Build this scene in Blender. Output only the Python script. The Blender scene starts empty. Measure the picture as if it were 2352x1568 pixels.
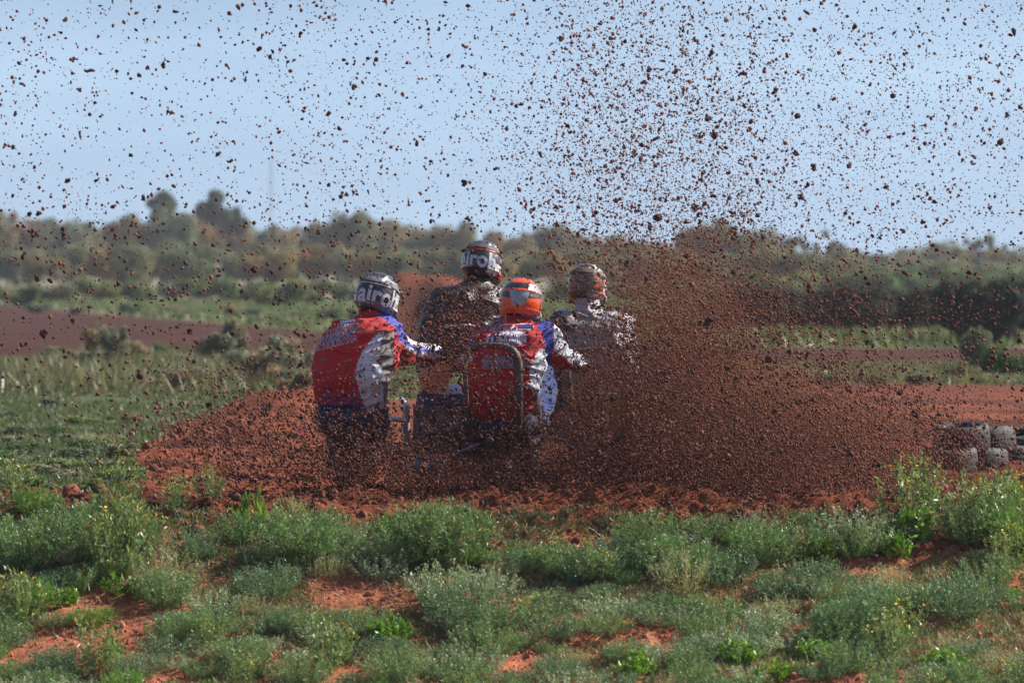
import bpy, bmesh, math, numpy as np
from mathutils import Vector, Matrix, Euler
from mathutils.bvhtree import BVHTree
R = math.radians
rng = np.random.default_rng(7)
SC = bpy.context.scene
COL = SC.collection

# ------------------------------------------------------------------ camera
H = 1.34            # camera height above the track, m
FPX = 13067.0       # focal length in 2352-px units (200 mm on 36 mm)
VH = 620.0          # horizon row in those units
cam = bpy.data.cameras.new('camera'); camo = bpy.data.objects.new('camera', cam); COL.objects.link(camo)
cam.lens = 200; cam.sensor_width = 36; cam.clip_start = 0.5; cam.clip_end = 12000
camo.location = (0, 0, H); camo.rotation_euler = (R(90) - math.atan((784 - VH) / FPX), 0, 0)
cam.dof.use_dof = True; cam.dof.focus_distance = 33.2; cam.dof.aperture_fstop = 4.8
SC.camera = camo

# ------------------------------------------------------------------ light
SUN_AZ, SUN_EL = 70, 38      # degrees clockwise from +Y, above horizon
sun = bpy.data.lights.new('sun', 'SUN'); suno = bpy.data.objects.new('sun', sun); COL.objects.link(suno)
sun.energy = 5.0; sun.angle = R(0.5); sun.color = (1.0, 0.93, 0.82)
sd = Vector((math.sin(R(SUN_AZ)) * math.cos(R(SUN_EL)), math.cos(R(SUN_AZ)) * math.cos(R(SUN_EL)), math.sin(R(SUN_EL))))
suno.rotation_euler = sd.to_track_quat('Z', 'Y').to_euler()
w = bpy.data.worlds.new("World"); SC.world = w; w.use_nodes = True
nt = w.node_tree; nt.nodes.clear()
out = nt.nodes.new('ShaderNodeOutputWorld'); bg = nt.nodes.new('ShaderNodeBackground'); bg.inputs[1].default_value = 0.068
sky = nt.nodes.new('ShaderNodeTexSky'); sky.sky_type = 'NISHITA'; sky.sun_disc = False
sky.sun_elevation = R(SUN_EL); sky.sun_rotation = R(SUN_AZ); sky.air_density = 1.2; sky.dust_density = 0.6; sky.ozone_density = 2.0
tc = nt.nodes.new('ShaderNodeTexCoord'); mp = nt.nodes.new('ShaderNodeMapping')
mp.inputs['Location'].default_value = (0, 0, 0.34); mp.inputs['Scale'].default_value = (1, 1, 1.0)
nm = nt.nodes.new('ShaderNodeVectorMath'); nm.operation = 'NORMALIZE'
nz = nt.nodes.new('ShaderNodeTexNoise'); nz.inputs['Scale'].default_value = 9; nz.inputs['Detail'].default_value = 5
mp2 = nt.nodes.new('ShaderNodeMapping'); mp2.inputs['Scale'].default_value = (1, 1, 5)
rmp = nt.nodes.new('ShaderNodeMapRange'); rmp.inputs[1].default_value = 0.42; rmp.inputs[2].default_value = 0.75; rmp.inputs[3].default_value = 0.62; rmp.inputs[4].default_value = 1.0
mx = nt.nodes.new('ShaderNodeMix'); mx.data_type = 'RGBA'; mx.inputs['B'].default_value = (4.35, 5.85, 7.6, 1)
L = nt.links.new
L(tc.outputs['Generated'], mp.inputs[0]); L(mp.outputs[0], nm.inputs[0]); L(nm.outputs[0], sky.inputs[0])
L(tc.outputs['Generated'], mp2.inputs[0]); L(mp2.outputs[0], nz.inputs['Vector']); L(nz.outputs[0], rmp.inputs[0]); 
sx_ = nt.nodes.new('ShaderNodeSeparateXYZ'); L(tc.outputs['Generated'], sx_.inputs[0])
fd = nt.nodes.new('ShaderNodeMapRange'); fd.inputs[1].default_value = .03; fd.inputs[2].default_value = .25; fd.inputs[3].default_value = 1; fd.inputs[4].default_value = .05; L(sx_.outputs[2], fd.inputs[0])
ml = nt.nodes.new('ShaderNodeMath'); ml.operation = 'MULTIPLY'; L(rmp.outputs[0], ml.inputs[0]); L(fd.outputs[0], ml.inputs[1]); L(ml.outputs[0], mx.inputs['Factor'])
L(sky.outputs[0], mx.inputs['A']); L(mx.outputs['Result'], bg.inputs[0]); L(bg.outputs[0], out.inputs[0])
SC.view_settings.view_transform = 'Standard'; SC.view_settings.look = 'None'; SC.view_settings.gamma = 1
SC.view_settings.exposure = 0.88
SC.cycles.max_bounces = 6; SC.cycles.diffuse_bounces = 3; SC.cycles.volume_bounces = 0; SC.cycles.transparent_max_bounces = 8

# ------------------------------------------------------------------ helpers
def P(u, v, y):
    return np.array([(u - 1176) / FPX * y, y, H - (v - VH) / FPX * y])

def mesh_obj(name, verts, faces, mats=(), midx=None, col=None, smooth=False, parent=None, link=True):
    """faces: (M,k) array or list of such arrays"""
    me = bpy.data.meshes.new(name)
    verts = np.asarray(verts, dtype=np.float32)
    fl = [np.asarray(f, dtype=np.int32) for f in (faces if isinstance(faces, list) else [faces]) if len(f)]
    nl = sum(f.size for f in fl); nf = sum(len(f) for f in fl)
    me.vertices.add(len(verts)); me.vertices.foreach_set('co', verts.ravel())
    me.loops.add(nl); me.loops.foreach_set('vertex_index', np.concatenate([f.ravel() for f in fl]))
    tot = np.concatenate([np.full(len(f), f.shape[1], dtype=np.int32) for f in fl])
    st = np.concatenate([[0], np.cumsum(tot)[:-1]]).astype(np.int32)
    me.polygons.add(nf); me.polygons.foreach_set('loop_start', st); me.polygons.foreach_set('loop_total', tot)
    for m in mats: me.materials.append(m)
    if midx is not None: me.polygons.foreach_set('material_index', np.asarray(midx, dtype=np.int32))
    if smooth: me.polygons.foreach_set('use_smooth', np.ones(nf, dtype=bool))
    if col is not None:
        a = me.color_attributes.new('Col', 'FLOAT_COLOR', 'POINT')
        c = np.ones((len(verts), 4), dtype=np.float32); c[:, :3] = col
        a.data.foreach_set('color', c.ravel())
    me.update(calc_edges=True); me.validate()
    o = bpy.data.objects.new(name, me)
    if link: COL.objects.link(o)
    if parent is not None: o.parent = parent
    return o

def tag(o, label=None, cat=None, group=None, kind=None):
    if label: o['label'] = label
    if cat: o['category'] = cat
    if group: o['group'] = group
    if kind: o['kind'] = kind
    return o

def empty(name, loc=(0, 0, 0), rz=0):
    o = bpy.data.objects.new(name, None); COL.objects.link(o); o.location = loc; o.rotation_euler = (0, 0, rz); return o

def copy_tree(o, parent=None):
    c = o.copy(); COL.objects.link(c)
    if parent is not None: c.parent = parent
    for ch in list(o.children): copy_tree(ch, c)
    return c

class MB:
    """collects shapes for ONE mesh object"""
    def __init__(s): s.v = []; s.f3 = []; s.f4 = []; s.n = 0; s.m3 = []; s.m4 = []
    def add(s, v, f, m=0):
        v = np.asarray(v, float); f = np.asarray(f, int) + s.n
        s.v.append(v); s.n += len(v)
        (s.f3 if f.shape[1] == 3 else s.f4).append(f); (s.m3 if f.shape[1] == 3 else s.m4).append(np.full(len(f), m))
    def tube(s, pts, r, seg=10, m=0, cap=True):
        pts = np.asarray(pts, float); n = len(pts); r = np.broadcast_to(np.asarray(r, float), (n,))
        t = np.gradient(pts, axis=0); t /= np.linalg.norm(t, axis=1)[:, None] + 1e-9
        ref = np.array([0.0, 0, 1]) if abs(t[0][2]) < .9 else np.array([1.0, 0, 0])
        rings = []
        for i in range(n):
            a = np.cross(t[i], ref); a /= np.linalg.norm(a) + 1e-9; b = np.cross(a, t[i]); ref = b
            th = np.linspace(0, 2 * np.pi, seg, endpoint=False)
            rings.append(pts[i] + r[i] * (np.cos(th)[:, None] * a + np.sin(th)[:, None] * b))
        v = np.concatenate(rings); q = []
        i0 = np.arange(seg); i1 = (i0 + 1) % seg
        for k in range(n - 1): q.append(np.stack([k * seg + i0, k * seg + i1, (k + 1) * seg + i1, (k + 1) * seg + i0], 1))
        base = s.n; s.add(v, np.concatenate(q), m)
        if cap:
            for k, fl in ((0, 1), (n - 1, 0)):
                c = pts[k]; vv = np.vstack([rings[k], c]); f = np.stack([i0, i1, np.full(seg, seg)], 1)
                if fl: f = f[:, ::-1]
                s.add(vv, f, m)
    def box(s, c, size, rot=(0, 0, 0), m=0, bev=0.004):
        c = np.asarray(c, float); h = np.asarray(size, float) / 2; b = min(bev, h.min() * .6)
        M = np.array(Euler(rot).to_matrix())
        bm = bmesh.new(); bmesh.ops.create_cube(bm, size=1)
        for v_ in bm.verts: v_.co = Vector((v_.co.x * h[0] * 2, v_.co.y * h[1] * 2, v_.co.z * h[2] * 2))
        bmesh.ops.bevel(bm, geom=bm.edges[:], offset=b, segments=2, affect='EDGES', profile=.6)
        bmesh.ops.triangulate(bm, faces=bm.faces[:])
        v = np.array([v_.co[:] for v_ in bm.verts]) @ M.T + c; bm.verts.index_update()
        s.add(v, np.array([[w_.index for w_ in f.verts] for f in bm.faces]), m); bm.free()
    def lathe(s, prof, axis='x', seg=32, c=(0, 0, 0), m=0, closed=True):
        """prof: (axial, radius) pairs, closed loop"""
        prof = np.asarray(prof, float); n = len(prof); th = np.linspace(0, 2 * np.pi, seg, endpoint=False)
        v = np.zeros((seg, n, 3))
        A = {'x': (0, 1, 2), 'y': (1, 2, 0), 'z': (2, 0, 1)}[axis]
        v[:, :, A[0]] = prof[None, :, 0]; v[:, :, A[1]] = np.cos(th)[:, None] * prof[None, :, 1]; v[:, :, A[2]] = np.sin(th)[:, None] * prof[None, :, 1]
        v = v.reshape(-1, 3) + np.asarray(c); q = []
        i = np.arange(seg); j = (i + 1) % seg
        for k in range(n if closed else n - 1):
            k2 = (k + 1) % n; q.append(np.stack([i * n + k, i * n + k2, j * n + k2, j * n + k], 1))
        s.add(v, np.concatenate(q), m)
    def build(s, name, mats, parent=None, smooth=True):
        if not isinstance(mats, (list, tuple)): mats = [mats]
        fl, mi = [], []
        if s.f3: fl.append(np.concatenate(s.f3)); mi.append(np.concatenate(s.m3))
        if s.f4: fl.append(np.concatenate(s.f4)); mi.append(np.concatenate(s.m4))
        o = mesh_obj(name, np.concatenate(s.v), fl, mats, np.concatenate(mi), parent=parent, smooth=smooth)
        if smooth:
            try: o.data.set_sharp_from_angle(angle=R(40))
            except Exception: pass
        return o

# --- value noise
def _h(ix, iy, iz, seed):
    n = (ix.astype(np.int64) * 374761393 + iy.astype(np.int64) * 668265263 + iz.astype(np.int64) * 2147483647 + seed * 1274126177) & 0xffffffff
    n = ((n ^ (n >> 13)) * 1274126177) & 0xffffffff
    n = ((n ^ (n >> 16)) * 2246822519) & 0xffffffff
    return ((n ^ (n >> 15)) & 0xffffff) / float(0xffffff)
def vn2(x, y, seed=0):
    x = np.asarray(x, float); y = np.asarray(y, float)
    ix = np.floor(x); iy = np.floor(y); fx = x - ix; fy = y - iy
    fx = fx * fx * (3 - 2 * fx); fy = fy * fy * (3 - 2 * fy); z = np.zeros_like(ix)
    a = _h(ix, iy, z, seed); b = _h(ix + 1, iy, z, seed); c = _h(ix, iy + 1, z, seed); d = _h(ix + 1, iy + 1, z, seed)
    return (a * (1 - fx) + b * fx) * (1 - fy) + (c * (1 - fx) + d * fx) * fy
def fbm2(x, y, seed=0, o=4):
    s = 0; a = .5; t = 0
    for k in range(o):
        s = s + a * vn2(x * 2 ** k + 17.3 * k, y * 2 ** k - 9.1 * k, seed + k); t += a; a *= .5
    return s / t
def vn3(p, seed=0):
    i = np.floor(p); f = p - i; f = f * f * (3 - 2 * f); r = 0
    for dx in (0, 1):
        for dy in (0, 1):
            for dz in (0, 1):
                wt = (f[..., 0] if dx else 1 - f[..., 0]) * (f[..., 1] if dy else 1 - f[..., 1]) * (f[..., 2] if dz else 1 - f[..., 2])
                r = r + wt * _h(i[..., 0] + dx, i[..., 1] + dy, i[..., 2] + dz, seed)
    return r

# ------------------------------------------------------------------ materials
def new_mat(name):
    m = bpy.data.materials.new(name); m.use_nodes = True; nt = m.node_tree
    return m, nt, nt.nodes['Principled BSDF'], nt.links.new
def N(nt, t, **kw):
    n = nt.nodes.new(t)
    for k, v in kw.items():
        if k.startswith('i_'): n.inputs[k[2:].replace('_', ' ')].default_value = v
        else: setattr(n, k, v)
    return n
def plain(name, c, rough=.6, metal=0.0, var=.25, scale=12, bump=.15, bscale=60, mud=0.0):
    m, nt, b, L = new_mat(name)
    tc = N(nt, 'ShaderNodeTexCoord')
    n1 = N(nt, 'ShaderNodeTexNoise', i_Scale=scale, i_Detail=5); L(tc.outputs['Object'], n1.inputs['Vector'])
    mr = N(nt, 'ShaderNodeMapRange'); mr.inputs[3].default_value = 1 - var; mr.inputs[4].default_value = 1 + var; L(n1.outputs[0], mr.inputs[0])
    mu = N(nt, 'ShaderNodeVectorMath', operation='SCALE'); mu.inputs[0].default_value = c; L(mr.outputs[0], mu.inputs['Scale'])
    last = mu.outputs[0]; b.inputs['Metallic'].default_value = metal; b.inputs['Roughness'].default_value = rough
    n2 = N(nt, 'ShaderNodeTexNoise', i_Scale=bscale, i_Detail=6); L(tc.outputs['Object'], n2.inputs['Vector'])
    hgt = n2.outputs[0]
    if mud > 0:
        last, rr, hgt = mud_nodes(nt, tc, last, mud, hgt, rough); L(rr, b.inputs['Roughness'])
    L(last, b.inputs['Base Color'])
    bp = N(nt, 'ShaderNodeBump', i_Strength=bump, i_Distance=.01); L(hgt, bp.inputs['Height']); L(bp.outputs[0], b.inputs['Normal'])
    return m
def mud_nodes(nt, tc, colsock, amount, hgt, rough):
    """dried and wet mud splashed on a surface: large splats and fine flecks"""
    L = nt.links.new
    a = N(nt, 'ShaderNodeTexNoise', i_Scale=14, i_Detail=8, i_Roughness=.72); L(tc.outputs['Object'], a.inputs['Vector'])
    f = N(nt, 'ShaderNodeTexVoronoi', i_Scale=75); f.inputs['Randomness'].default_value = 1; L(tc.outputs['Object'], f.inputs['Vector'])
    a2 = N(nt, 'ShaderNodeTexNoise', i_Scale=30, i_Detail=3); L(tc.outputs['Object'], a2.inputs['Vector'])
    r1 = N(nt, 'ShaderNodeMapRange'); t = .66 - .26 * amount; r1.inputs[1].default_value = t; r1.inputs[2].default_value = t + .035; L(a.outputs[0], r1.inputs[0])
    th = N(nt, 'ShaderNodeMath', operation='MULTIPLY'); th.inputs[1].default_value = .25 + .75 * amount; L(a2.outputs[0], th.inputs[0])
    r2 = N(nt, 'ShaderNodeMath', operation='LESS_THAN'); L(f.outputs['Distance'], r2.inputs[0])
    L(th.outputs[0], r2.inputs[1])
    mxm = N(nt, 'ShaderNodeMath', operation='MAXIMUM'); L(r1.outputs[0], mxm.inputs[0]); L(r2.outputs[0], mxm.inputs[1])
    cr = N(nt, 'ShaderNodeTexNoise', i_Scale=90, i_Detail=4); L(tc.outputs['Object'], cr.inputs['Vector'])
    ramp = N(nt, 'ShaderNodeValToRGB'); ramp.color_ramp.elements[0].position = .35; ramp.color_ramp.elements[0].color = (.035, .013, .008, 1)
    ramp.color_ramp.elements[1].position = .68; ramp.color_ramp.elements[1].color = (.20, .085, .045, 1); L(cr.outputs[0], ramp.inputs[0])
    mix = N(nt, 'ShaderNodeMix', data_type='RGBA'); L(mxm.outputs[0], mix.inputs['Factor']); L(colsock, mix.inputs['A']); L(ramp.outputs[0], mix.inputs['B'])
    rr = N(nt, 'ShaderNodeMapRange'); rr.inputs[3].default_value = rough; rr.inputs[4].default_value = .75; L(mxm.outputs[0], rr.inputs[0])
    hh = N(nt, 'ShaderNodeMath', operation='MULTIPLY_ADD'); hh.inputs[1].default_value = 1.2; L(mxm.outputs[0], hh.inputs[0])
    h2 = N(nt, 'ShaderNodeMath', operation='MULTIPLY_ADD'); h2.inputs[1].default_value = 1.0; L(cr.outputs[0], h2.inputs[0]); L(hgt, h2.inputs[2]); L(h2.outputs[0], hh.inputs[2])
    return mix.outputs['Result'], rr.outputs[0], hh.outputs[0]
def painted(name, rough=.7, mud=.4, bump=.3, coat=0.0, weave=400):
    """garment or shell whose print is stored with its surface"""
    m, nt, b, L = new_mat(name)
    tc = N(nt, 'ShaderNodeTexCoord'); at = N(nt, 'ShaderNodeAttribute', attribute_name='Col')
    n2 = N(nt, 'ShaderNodeTexNoise', i_Scale=weave, i_Detail=2); L(tc.outputs['Object'], n2.inputs['Vector'])
    last, rr, hgt = mud_nodes(nt, tc, at.outputs['Color'], mud, n2.outputs[0], rough)
    L(last, b.inputs['Base Color']); L(rr, b.inputs['Roughness'])
    b.inputs['Coat Weight'].default_value = coat
    bp = N(nt, 'ShaderNodeBump', i_Strength=bump, i_Distance=.008); L(hgt, bp.inputs['Height']); L(bp.outputs[0], b.inputs['Normal'])
    return m
def leaf_mat(name, trans=.35, rough=.55):
    m, nt, b, L = new_mat(name)
    at = N(nt, 'ShaderNodeAttribute', attribute_name='Col'); L(at.outputs['Color'], b.inputs['Base Color'])
    b.inputs['Roughness'].default_value = rough; b.inputs['Specular IOR Level'].default_value = .4
    tr = N(nt, 'ShaderNodeBsdfTranslucent'); hs = N(nt, 'ShaderNodeVectorMath', operation='MULTIPLY'); hs.inputs[1].default_value = (1.15, 1.3, .75)
    L(at.outputs['Color'], hs.inputs[0]); L(hs.outputs[0], tr.inputs['Color'])
    mix = N(nt, 'ShaderNodeMixShader'); mix.inputs[0].default_value = trans
    L(b.outputs[0], mix.inputs[1]); L(tr.outputs[0], mix.inputs[2]); L(mix.outputs[0], nt.nodes['Material Output'].inputs[0])
    return m
M_LEAF = leaf_mat('leaf', .30, .42); M_FAR = leaf_mat('far_foliage', .25, .8)
M_FLOWER = plain('yellow_petal', (.75, .55, .02), .6, bump=0)
M_BARK = plain('bark', (.16, .12, .09), .9, var=.4, bump=.6)
def soil_mat():
    m, nt, b, L = new_mat('earth')
    tc = N(nt, 'ShaderNodeTexCoord'); at = N(nt, 'ShaderNodeAttribute', attribute_name='Col')
    a = N(nt, 'ShaderNodeTexNoise', i_Scale=9, i_Detail=8, i_Roughness=.7); L(tc.outputs['Object'], a.inputs['Vector'])
    mr = N(nt, 'ShaderNodeMapRange'); mr.inputs[1].default_value = .3; mr.inputs[2].default_value = .7; mr.inputs[3].default_value = .6; mr.inputs[4].default_value = 1.35; L(a.outputs[0], mr.inputs[0])
    c = N(nt, 'ShaderNodeTexNoise', i_Scale=.6, i_Detail=5); L(tc.outputs['Object'], c.inputs['Vector'])
    mr2 = N(nt, 'ShaderNodeMapRange'); mr2.inputs[1].default_value = .3; mr2.inputs[2].default_value = .7; mr2.inputs[3].default_value = .75; mr2.inputs[4].default_value = 1.2; L(c.outputs[0], mr2.inputs[0])
    mm = N(nt, 'ShaderNodeMath', operation='MULTIPLY'); L(mr.outputs[0], mm.inputs[0]); L(mr2.outputs[0], mm.inputs[1])
    sc_ = N(nt, 'ShaderNodeVectorMath', operation='SCALE'); L(at.outputs['Color'], sc_.inputs[0]); L(mm.outputs[0], sc_.inputs['Scale'])
    L(sc_.outputs[0], b.inputs['Base Color']); b.inputs['Roughness'].default_value = .95; b.inputs['Specular IOR Level'].default_value = .2
    h1 = N(nt, 'ShaderNodeTexNoise', i_Scale=45, i_Detail=8, i_Roughness=.7); L(tc.outputs['Object'], h1.inputs['Vector'])
    bp = N(nt, 'ShaderNodeBump', i_Strength=.8, i_Distance=.025); L(h1.outputs[0], bp.inputs['Height']); L(bp.outputs[0], b.inputs['Normal'])
    return m
M_SOIL = soil_mat()
M_DIRT = plain('flung_earth', (.160, .052, .031), .9, var=.55, scale=30, bump=.5, bscale=120)
M_CL2 = plain('thrown_clod', (.065, .025, .021), .9, var=.45, scale=30, bump=.5, bscale=120)  # clod colour darkened to imitate backlit silhouettes
M_CLOD = plain('loose_clods', (.18, .056, .029), .95, var=.35, scale=12, bump=.5, bscale=90)

# ------------------------------------------------------------------ terrain
SOIL = np.array([.28, .085, .038]); SOILD = np.array([.10, .028, .015]); GRASS = np.array([.085, .105, .045]); DRY = np.array([.26, .20, .13]); OLIVE = np.array([.13, .14, .07])
def sm(a, b, x): t = np.clip((x - a) / (b - a), 0, 1); return t * t * (3 - 2 * t)
def zone(x, y):
    """weights: soil, lush grass, dry stubble"""
    wob = (fbm2(x * .8, y * .25, 3) - .5)
    # near bed of weeds (mostly bare earth underneath), then the track, then verge by verge
    track = sm(29, 30.5, y + wob * 3)
    edge = -2.32 - .5 * sm(33, 44, y) + .4 * sm(49, 58, y) + .9 * sm(58, 66, y) + wob * .5
    left = (1 - sm(edge - .12, edge + .12, x)) * sm(32.6, 33.8, y + wob * 2)
    end = 58.5 + 8 * sm(-1.2, 1.6, x) + wob * 2
    beyond = sm(end - .8, end + .8, y)
    yl = y - x * 3.0                                    # bands run slightly askew
    b1 = sm(80, 84, y) * (1 - sm(-5, 5, y - (99 - 6.1 * x))) * (1 - sm(-1.5, 0, x))      # second lap of the track, on the left
    b2 = sm(77.5, 79, y) * (1 - sm(96, 99, y)) * sm(-1, 2, x)                    # and on the right
    mound = np.exp(-((x + .45) / 1.05) ** 4 - ((y - 99) / 8.) ** 2)
    soil = np.ones_like(x); g = np.maximum(left, beyond) * (1 - np.clip(b1 + b2, 0, 1)) * (1 - sm(.25, .5, mound))
    dry = g * sm(.46, .60, fbm2(x * .35, y * .16, 11)) * (.55 + .45 * sm(60, 70, y))
    dry = np.maximum(dry, g * sm(215, 230, y) * (1 - sm(300, 330, y)) * .8)
    # greener strip just beyond the second lap
    return g, dry, track
def height(x, y):
    x = np.asarray(x, float); y = np.asarray(y, float)
    g, dry, track = zone(x, y)
    near = 1 - sm(60, 90, y)
    h = near * .10 * (fbm2(x * .7, y * .7, 21, 3) - .5) * (1 - .6 * sm(30, 33, y))
    fg = 1 - sm(30.2, 31.2, y)
    h = h + fg * (.09 * (fbm2(x * 3, y * 3, 31, 4) - .5) + .02 * (fbm2(x * 16, y * 16, 33, 3) - .5))
    q = 31.0 - y; bank = .26 * (np.sqrt(q * q + .09) + q) / 2                     # bank falling away towards the camera
    h = h - np.where(bank < .98, bank, .98 + .05 * np.tanh((bank - .98) * 2))
    ridge = np.exp(-((y - 31.3 - .5 * (vn2(x * .6, y * 0, 5) - .5)) / .8) ** 2)
    cl = fbm2(x * 9, y * 9, 41, 3); cl2 = 1 - np.abs(2 * fbm2(x * 5, y * 5, 47, 3) - 1)
    rough = sm(29.5, 31, y) * (1 - sm(48, 60, y)) * (1 - g)
    h = h + ridge * .07 + rough * (.10 * (cl - .5) + .06 * (cl2 - .6) + .12 * (fbm2(x * 2.2, y * 2.2, 44, 2) - .5)) + ridge * .06 * (cl2 - .5)
    h = h + (1 - rough) * near * .018 * (fbm2(x * 12, y * 12, 51, 2) - .5)
    h = h + .30 * np.exp(-((y - 47) / 4.5) ** 2) * sm(-2.9, -1.9, x) * (1 - .55 * sm(-1.8, -1.2, x)) * (1 - sm(.5, 3.2, x))
    h = h + 1.02 * np.exp(-((x + .5) / 1.05) ** 4 - ((y - 100) / 6.) ** 2) + 1.3 * np.exp(-((x + 2.0) / .85) ** 2 - ((y - 104) / 6.) ** 2)
    h = h + sm(90, 130, y) * .05 * (fbm2(x * .15, y * .05, 61, 3) - .5)
    # rut under the near outfit
    return h
def ray_ground(u, v):
    yy = np.arange(26.8, 32, .02) if v > 1175 else np.arange(30, 120, .02); zr = H - (v - VH) / FPX * yy; zg = height((u - 1176) / FPX * yy, yy); i = int(np.argmax(zr < zg)); return yy[i]
def ground_z(x, y): return float(height(np.array([x]), np.array([y]))[0])
ys = list(np.arange(26.6, 31.2, .011)) + list(np.arange(31.2, 37, .02)); d = .02
while ys[-1] < 6000: d = min(d * 1.02, ys[-1] * .05); ys.append(ys[-1] + d)
ys = np.array([-20., 0, 10, 16, 20, 22, 24, 25, 25.6, 26, 26.2, 26.4] + ys)
s = np.linspace(-1, 1, 560); s = np.concatenate([[-60, -20, -8, -4, -2.4, -1.6, -1.25, -1.1], s, [1.1, 1.25, 1.6, 2.4, 4, 8, 20, 60]])
YY, SS = np.meshgrid(ys, s, indexing='ij'); XX = SS * (.6 + .13 * YY)
ZZ = height(XX, YY)
g, dry, track = zone(XX, YY)
nn = fbm2(XX * 1.3, YY * .9, 71)[..., None]
damp = sm(.40, .62, fbm2(XX * .9, YY * .9, 75))[..., None] * sm(30, 31, YY)[..., None] * (1 - sm(54, 70, YY))[..., None] * 1.7
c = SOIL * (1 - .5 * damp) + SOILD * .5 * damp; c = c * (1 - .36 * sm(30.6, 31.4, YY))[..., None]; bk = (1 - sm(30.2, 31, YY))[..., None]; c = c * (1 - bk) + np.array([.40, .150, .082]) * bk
c = c * (1 - .30 * sm(56, 66, YY) - ((.44 + .25 * (fbm2(XX * .5, YY * .35, 77) - .5)) * sm(70, 85, YY) - .55 * np.exp(-((XX + .5) / 1.6) ** 4 - ((YY - 100) / 9.) ** 2)))[..., None] * np.array([1.12, .98, .92])  # far soil darkened to stand for grazing sun; mound lightened to offset its shade
gcol = GRASS * (.75 + .5 * nn); gcol = gcol * (1 - .4 * sm(180, 320, YY))[..., None] + OLIVE * (.4 * sm(180, 320, YY))[..., None]
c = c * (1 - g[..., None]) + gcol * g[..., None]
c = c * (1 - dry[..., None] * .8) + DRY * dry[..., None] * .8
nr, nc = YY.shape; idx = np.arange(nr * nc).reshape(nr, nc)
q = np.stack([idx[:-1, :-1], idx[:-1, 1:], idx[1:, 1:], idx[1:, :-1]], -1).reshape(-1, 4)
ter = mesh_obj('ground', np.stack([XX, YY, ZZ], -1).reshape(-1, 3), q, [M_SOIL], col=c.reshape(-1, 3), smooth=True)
tag(ter, 'red earth motocross track and verges running back to the trees', kind='structure')

# ------------------------------------------------------------------ vegetation
def leaf_quads(base, dirv, length, width, up=None):
    n = len(base); dirv = dirv / (np.linalg.norm(dirv, axis=1)[:, None] + 1e-9)
    rnd = rng.normal(size=(n, 3)); side = np.cross(dirv, rnd); side /= np.linalg.norm(side, axis=1)[:, None] + 1e-9
    L_ = np.broadcast_to(length, (n,))[:, None]; W = np.broadcast_to(width, (n,))[:, None]
    v = np.stack([base, base + dirv * L_ * .5 + side * W * .5, base + dirv * L_, base + dirv * L_ * .5 - side * W * .5], 1).reshape(-1, 3)
    return v, np.arange(n * 4).reshape(-1, 4)
def blade_tris(base, dirv, length, width):
    n = len(base); dirv = dirv / (np.linalg.norm(dirv, axis=1)[:, None] + 1e-9)
    rnd = rng.normal(size=(n, 3)); side = np.cross(dirv, rnd); side /= np.linalg.norm(side, axis=1)[:, None] + 1e-9
    L_ = np.broadcast_to(length, (n,))[:, None]; W = np.broadcast_to(width, (n,))[:, None]
    v = np.stack([base - side * W * .5, base + side * W * .5, base + dirv * L_], 1).reshape(-1, 3)
    return v, np.arange(n * 3).reshape(-1, 3)
def stems(ns, h, r, spread, steps, lean=0.0):
    """(ns,steps,3) curved stems from a common root"""
    th = rng.uniform(0, 2 * np.pi, ns); rr = np.sqrt(rng.uniform(0, 1, ns)) * r * spread; hh = h * (.55 + .45 * np.sqrt(np.clip(1 - (rr / (r * spread + 1e-6)) ** 2, 0, 1))) * rng.uniform(.75, 1.1, ns)
    tip = np.stack([np.cos(th) * rr * 1.0, np.sin(th) * rr, hh], 1)
    b0 = tip * np.array([.25, .25, 0]); t = np.linspace(0, 1, steps)[None, :, None]
    mid = b0[:, None, :] * (1 - t) ** 2 + 2 * t * (1 - t) * (tip * np.array([.85, .85, .45]))[:, None, :] + t * t * tip[:, None, :]
    return mid + rng.normal(scale=.006, size=mid.shape)
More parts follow.
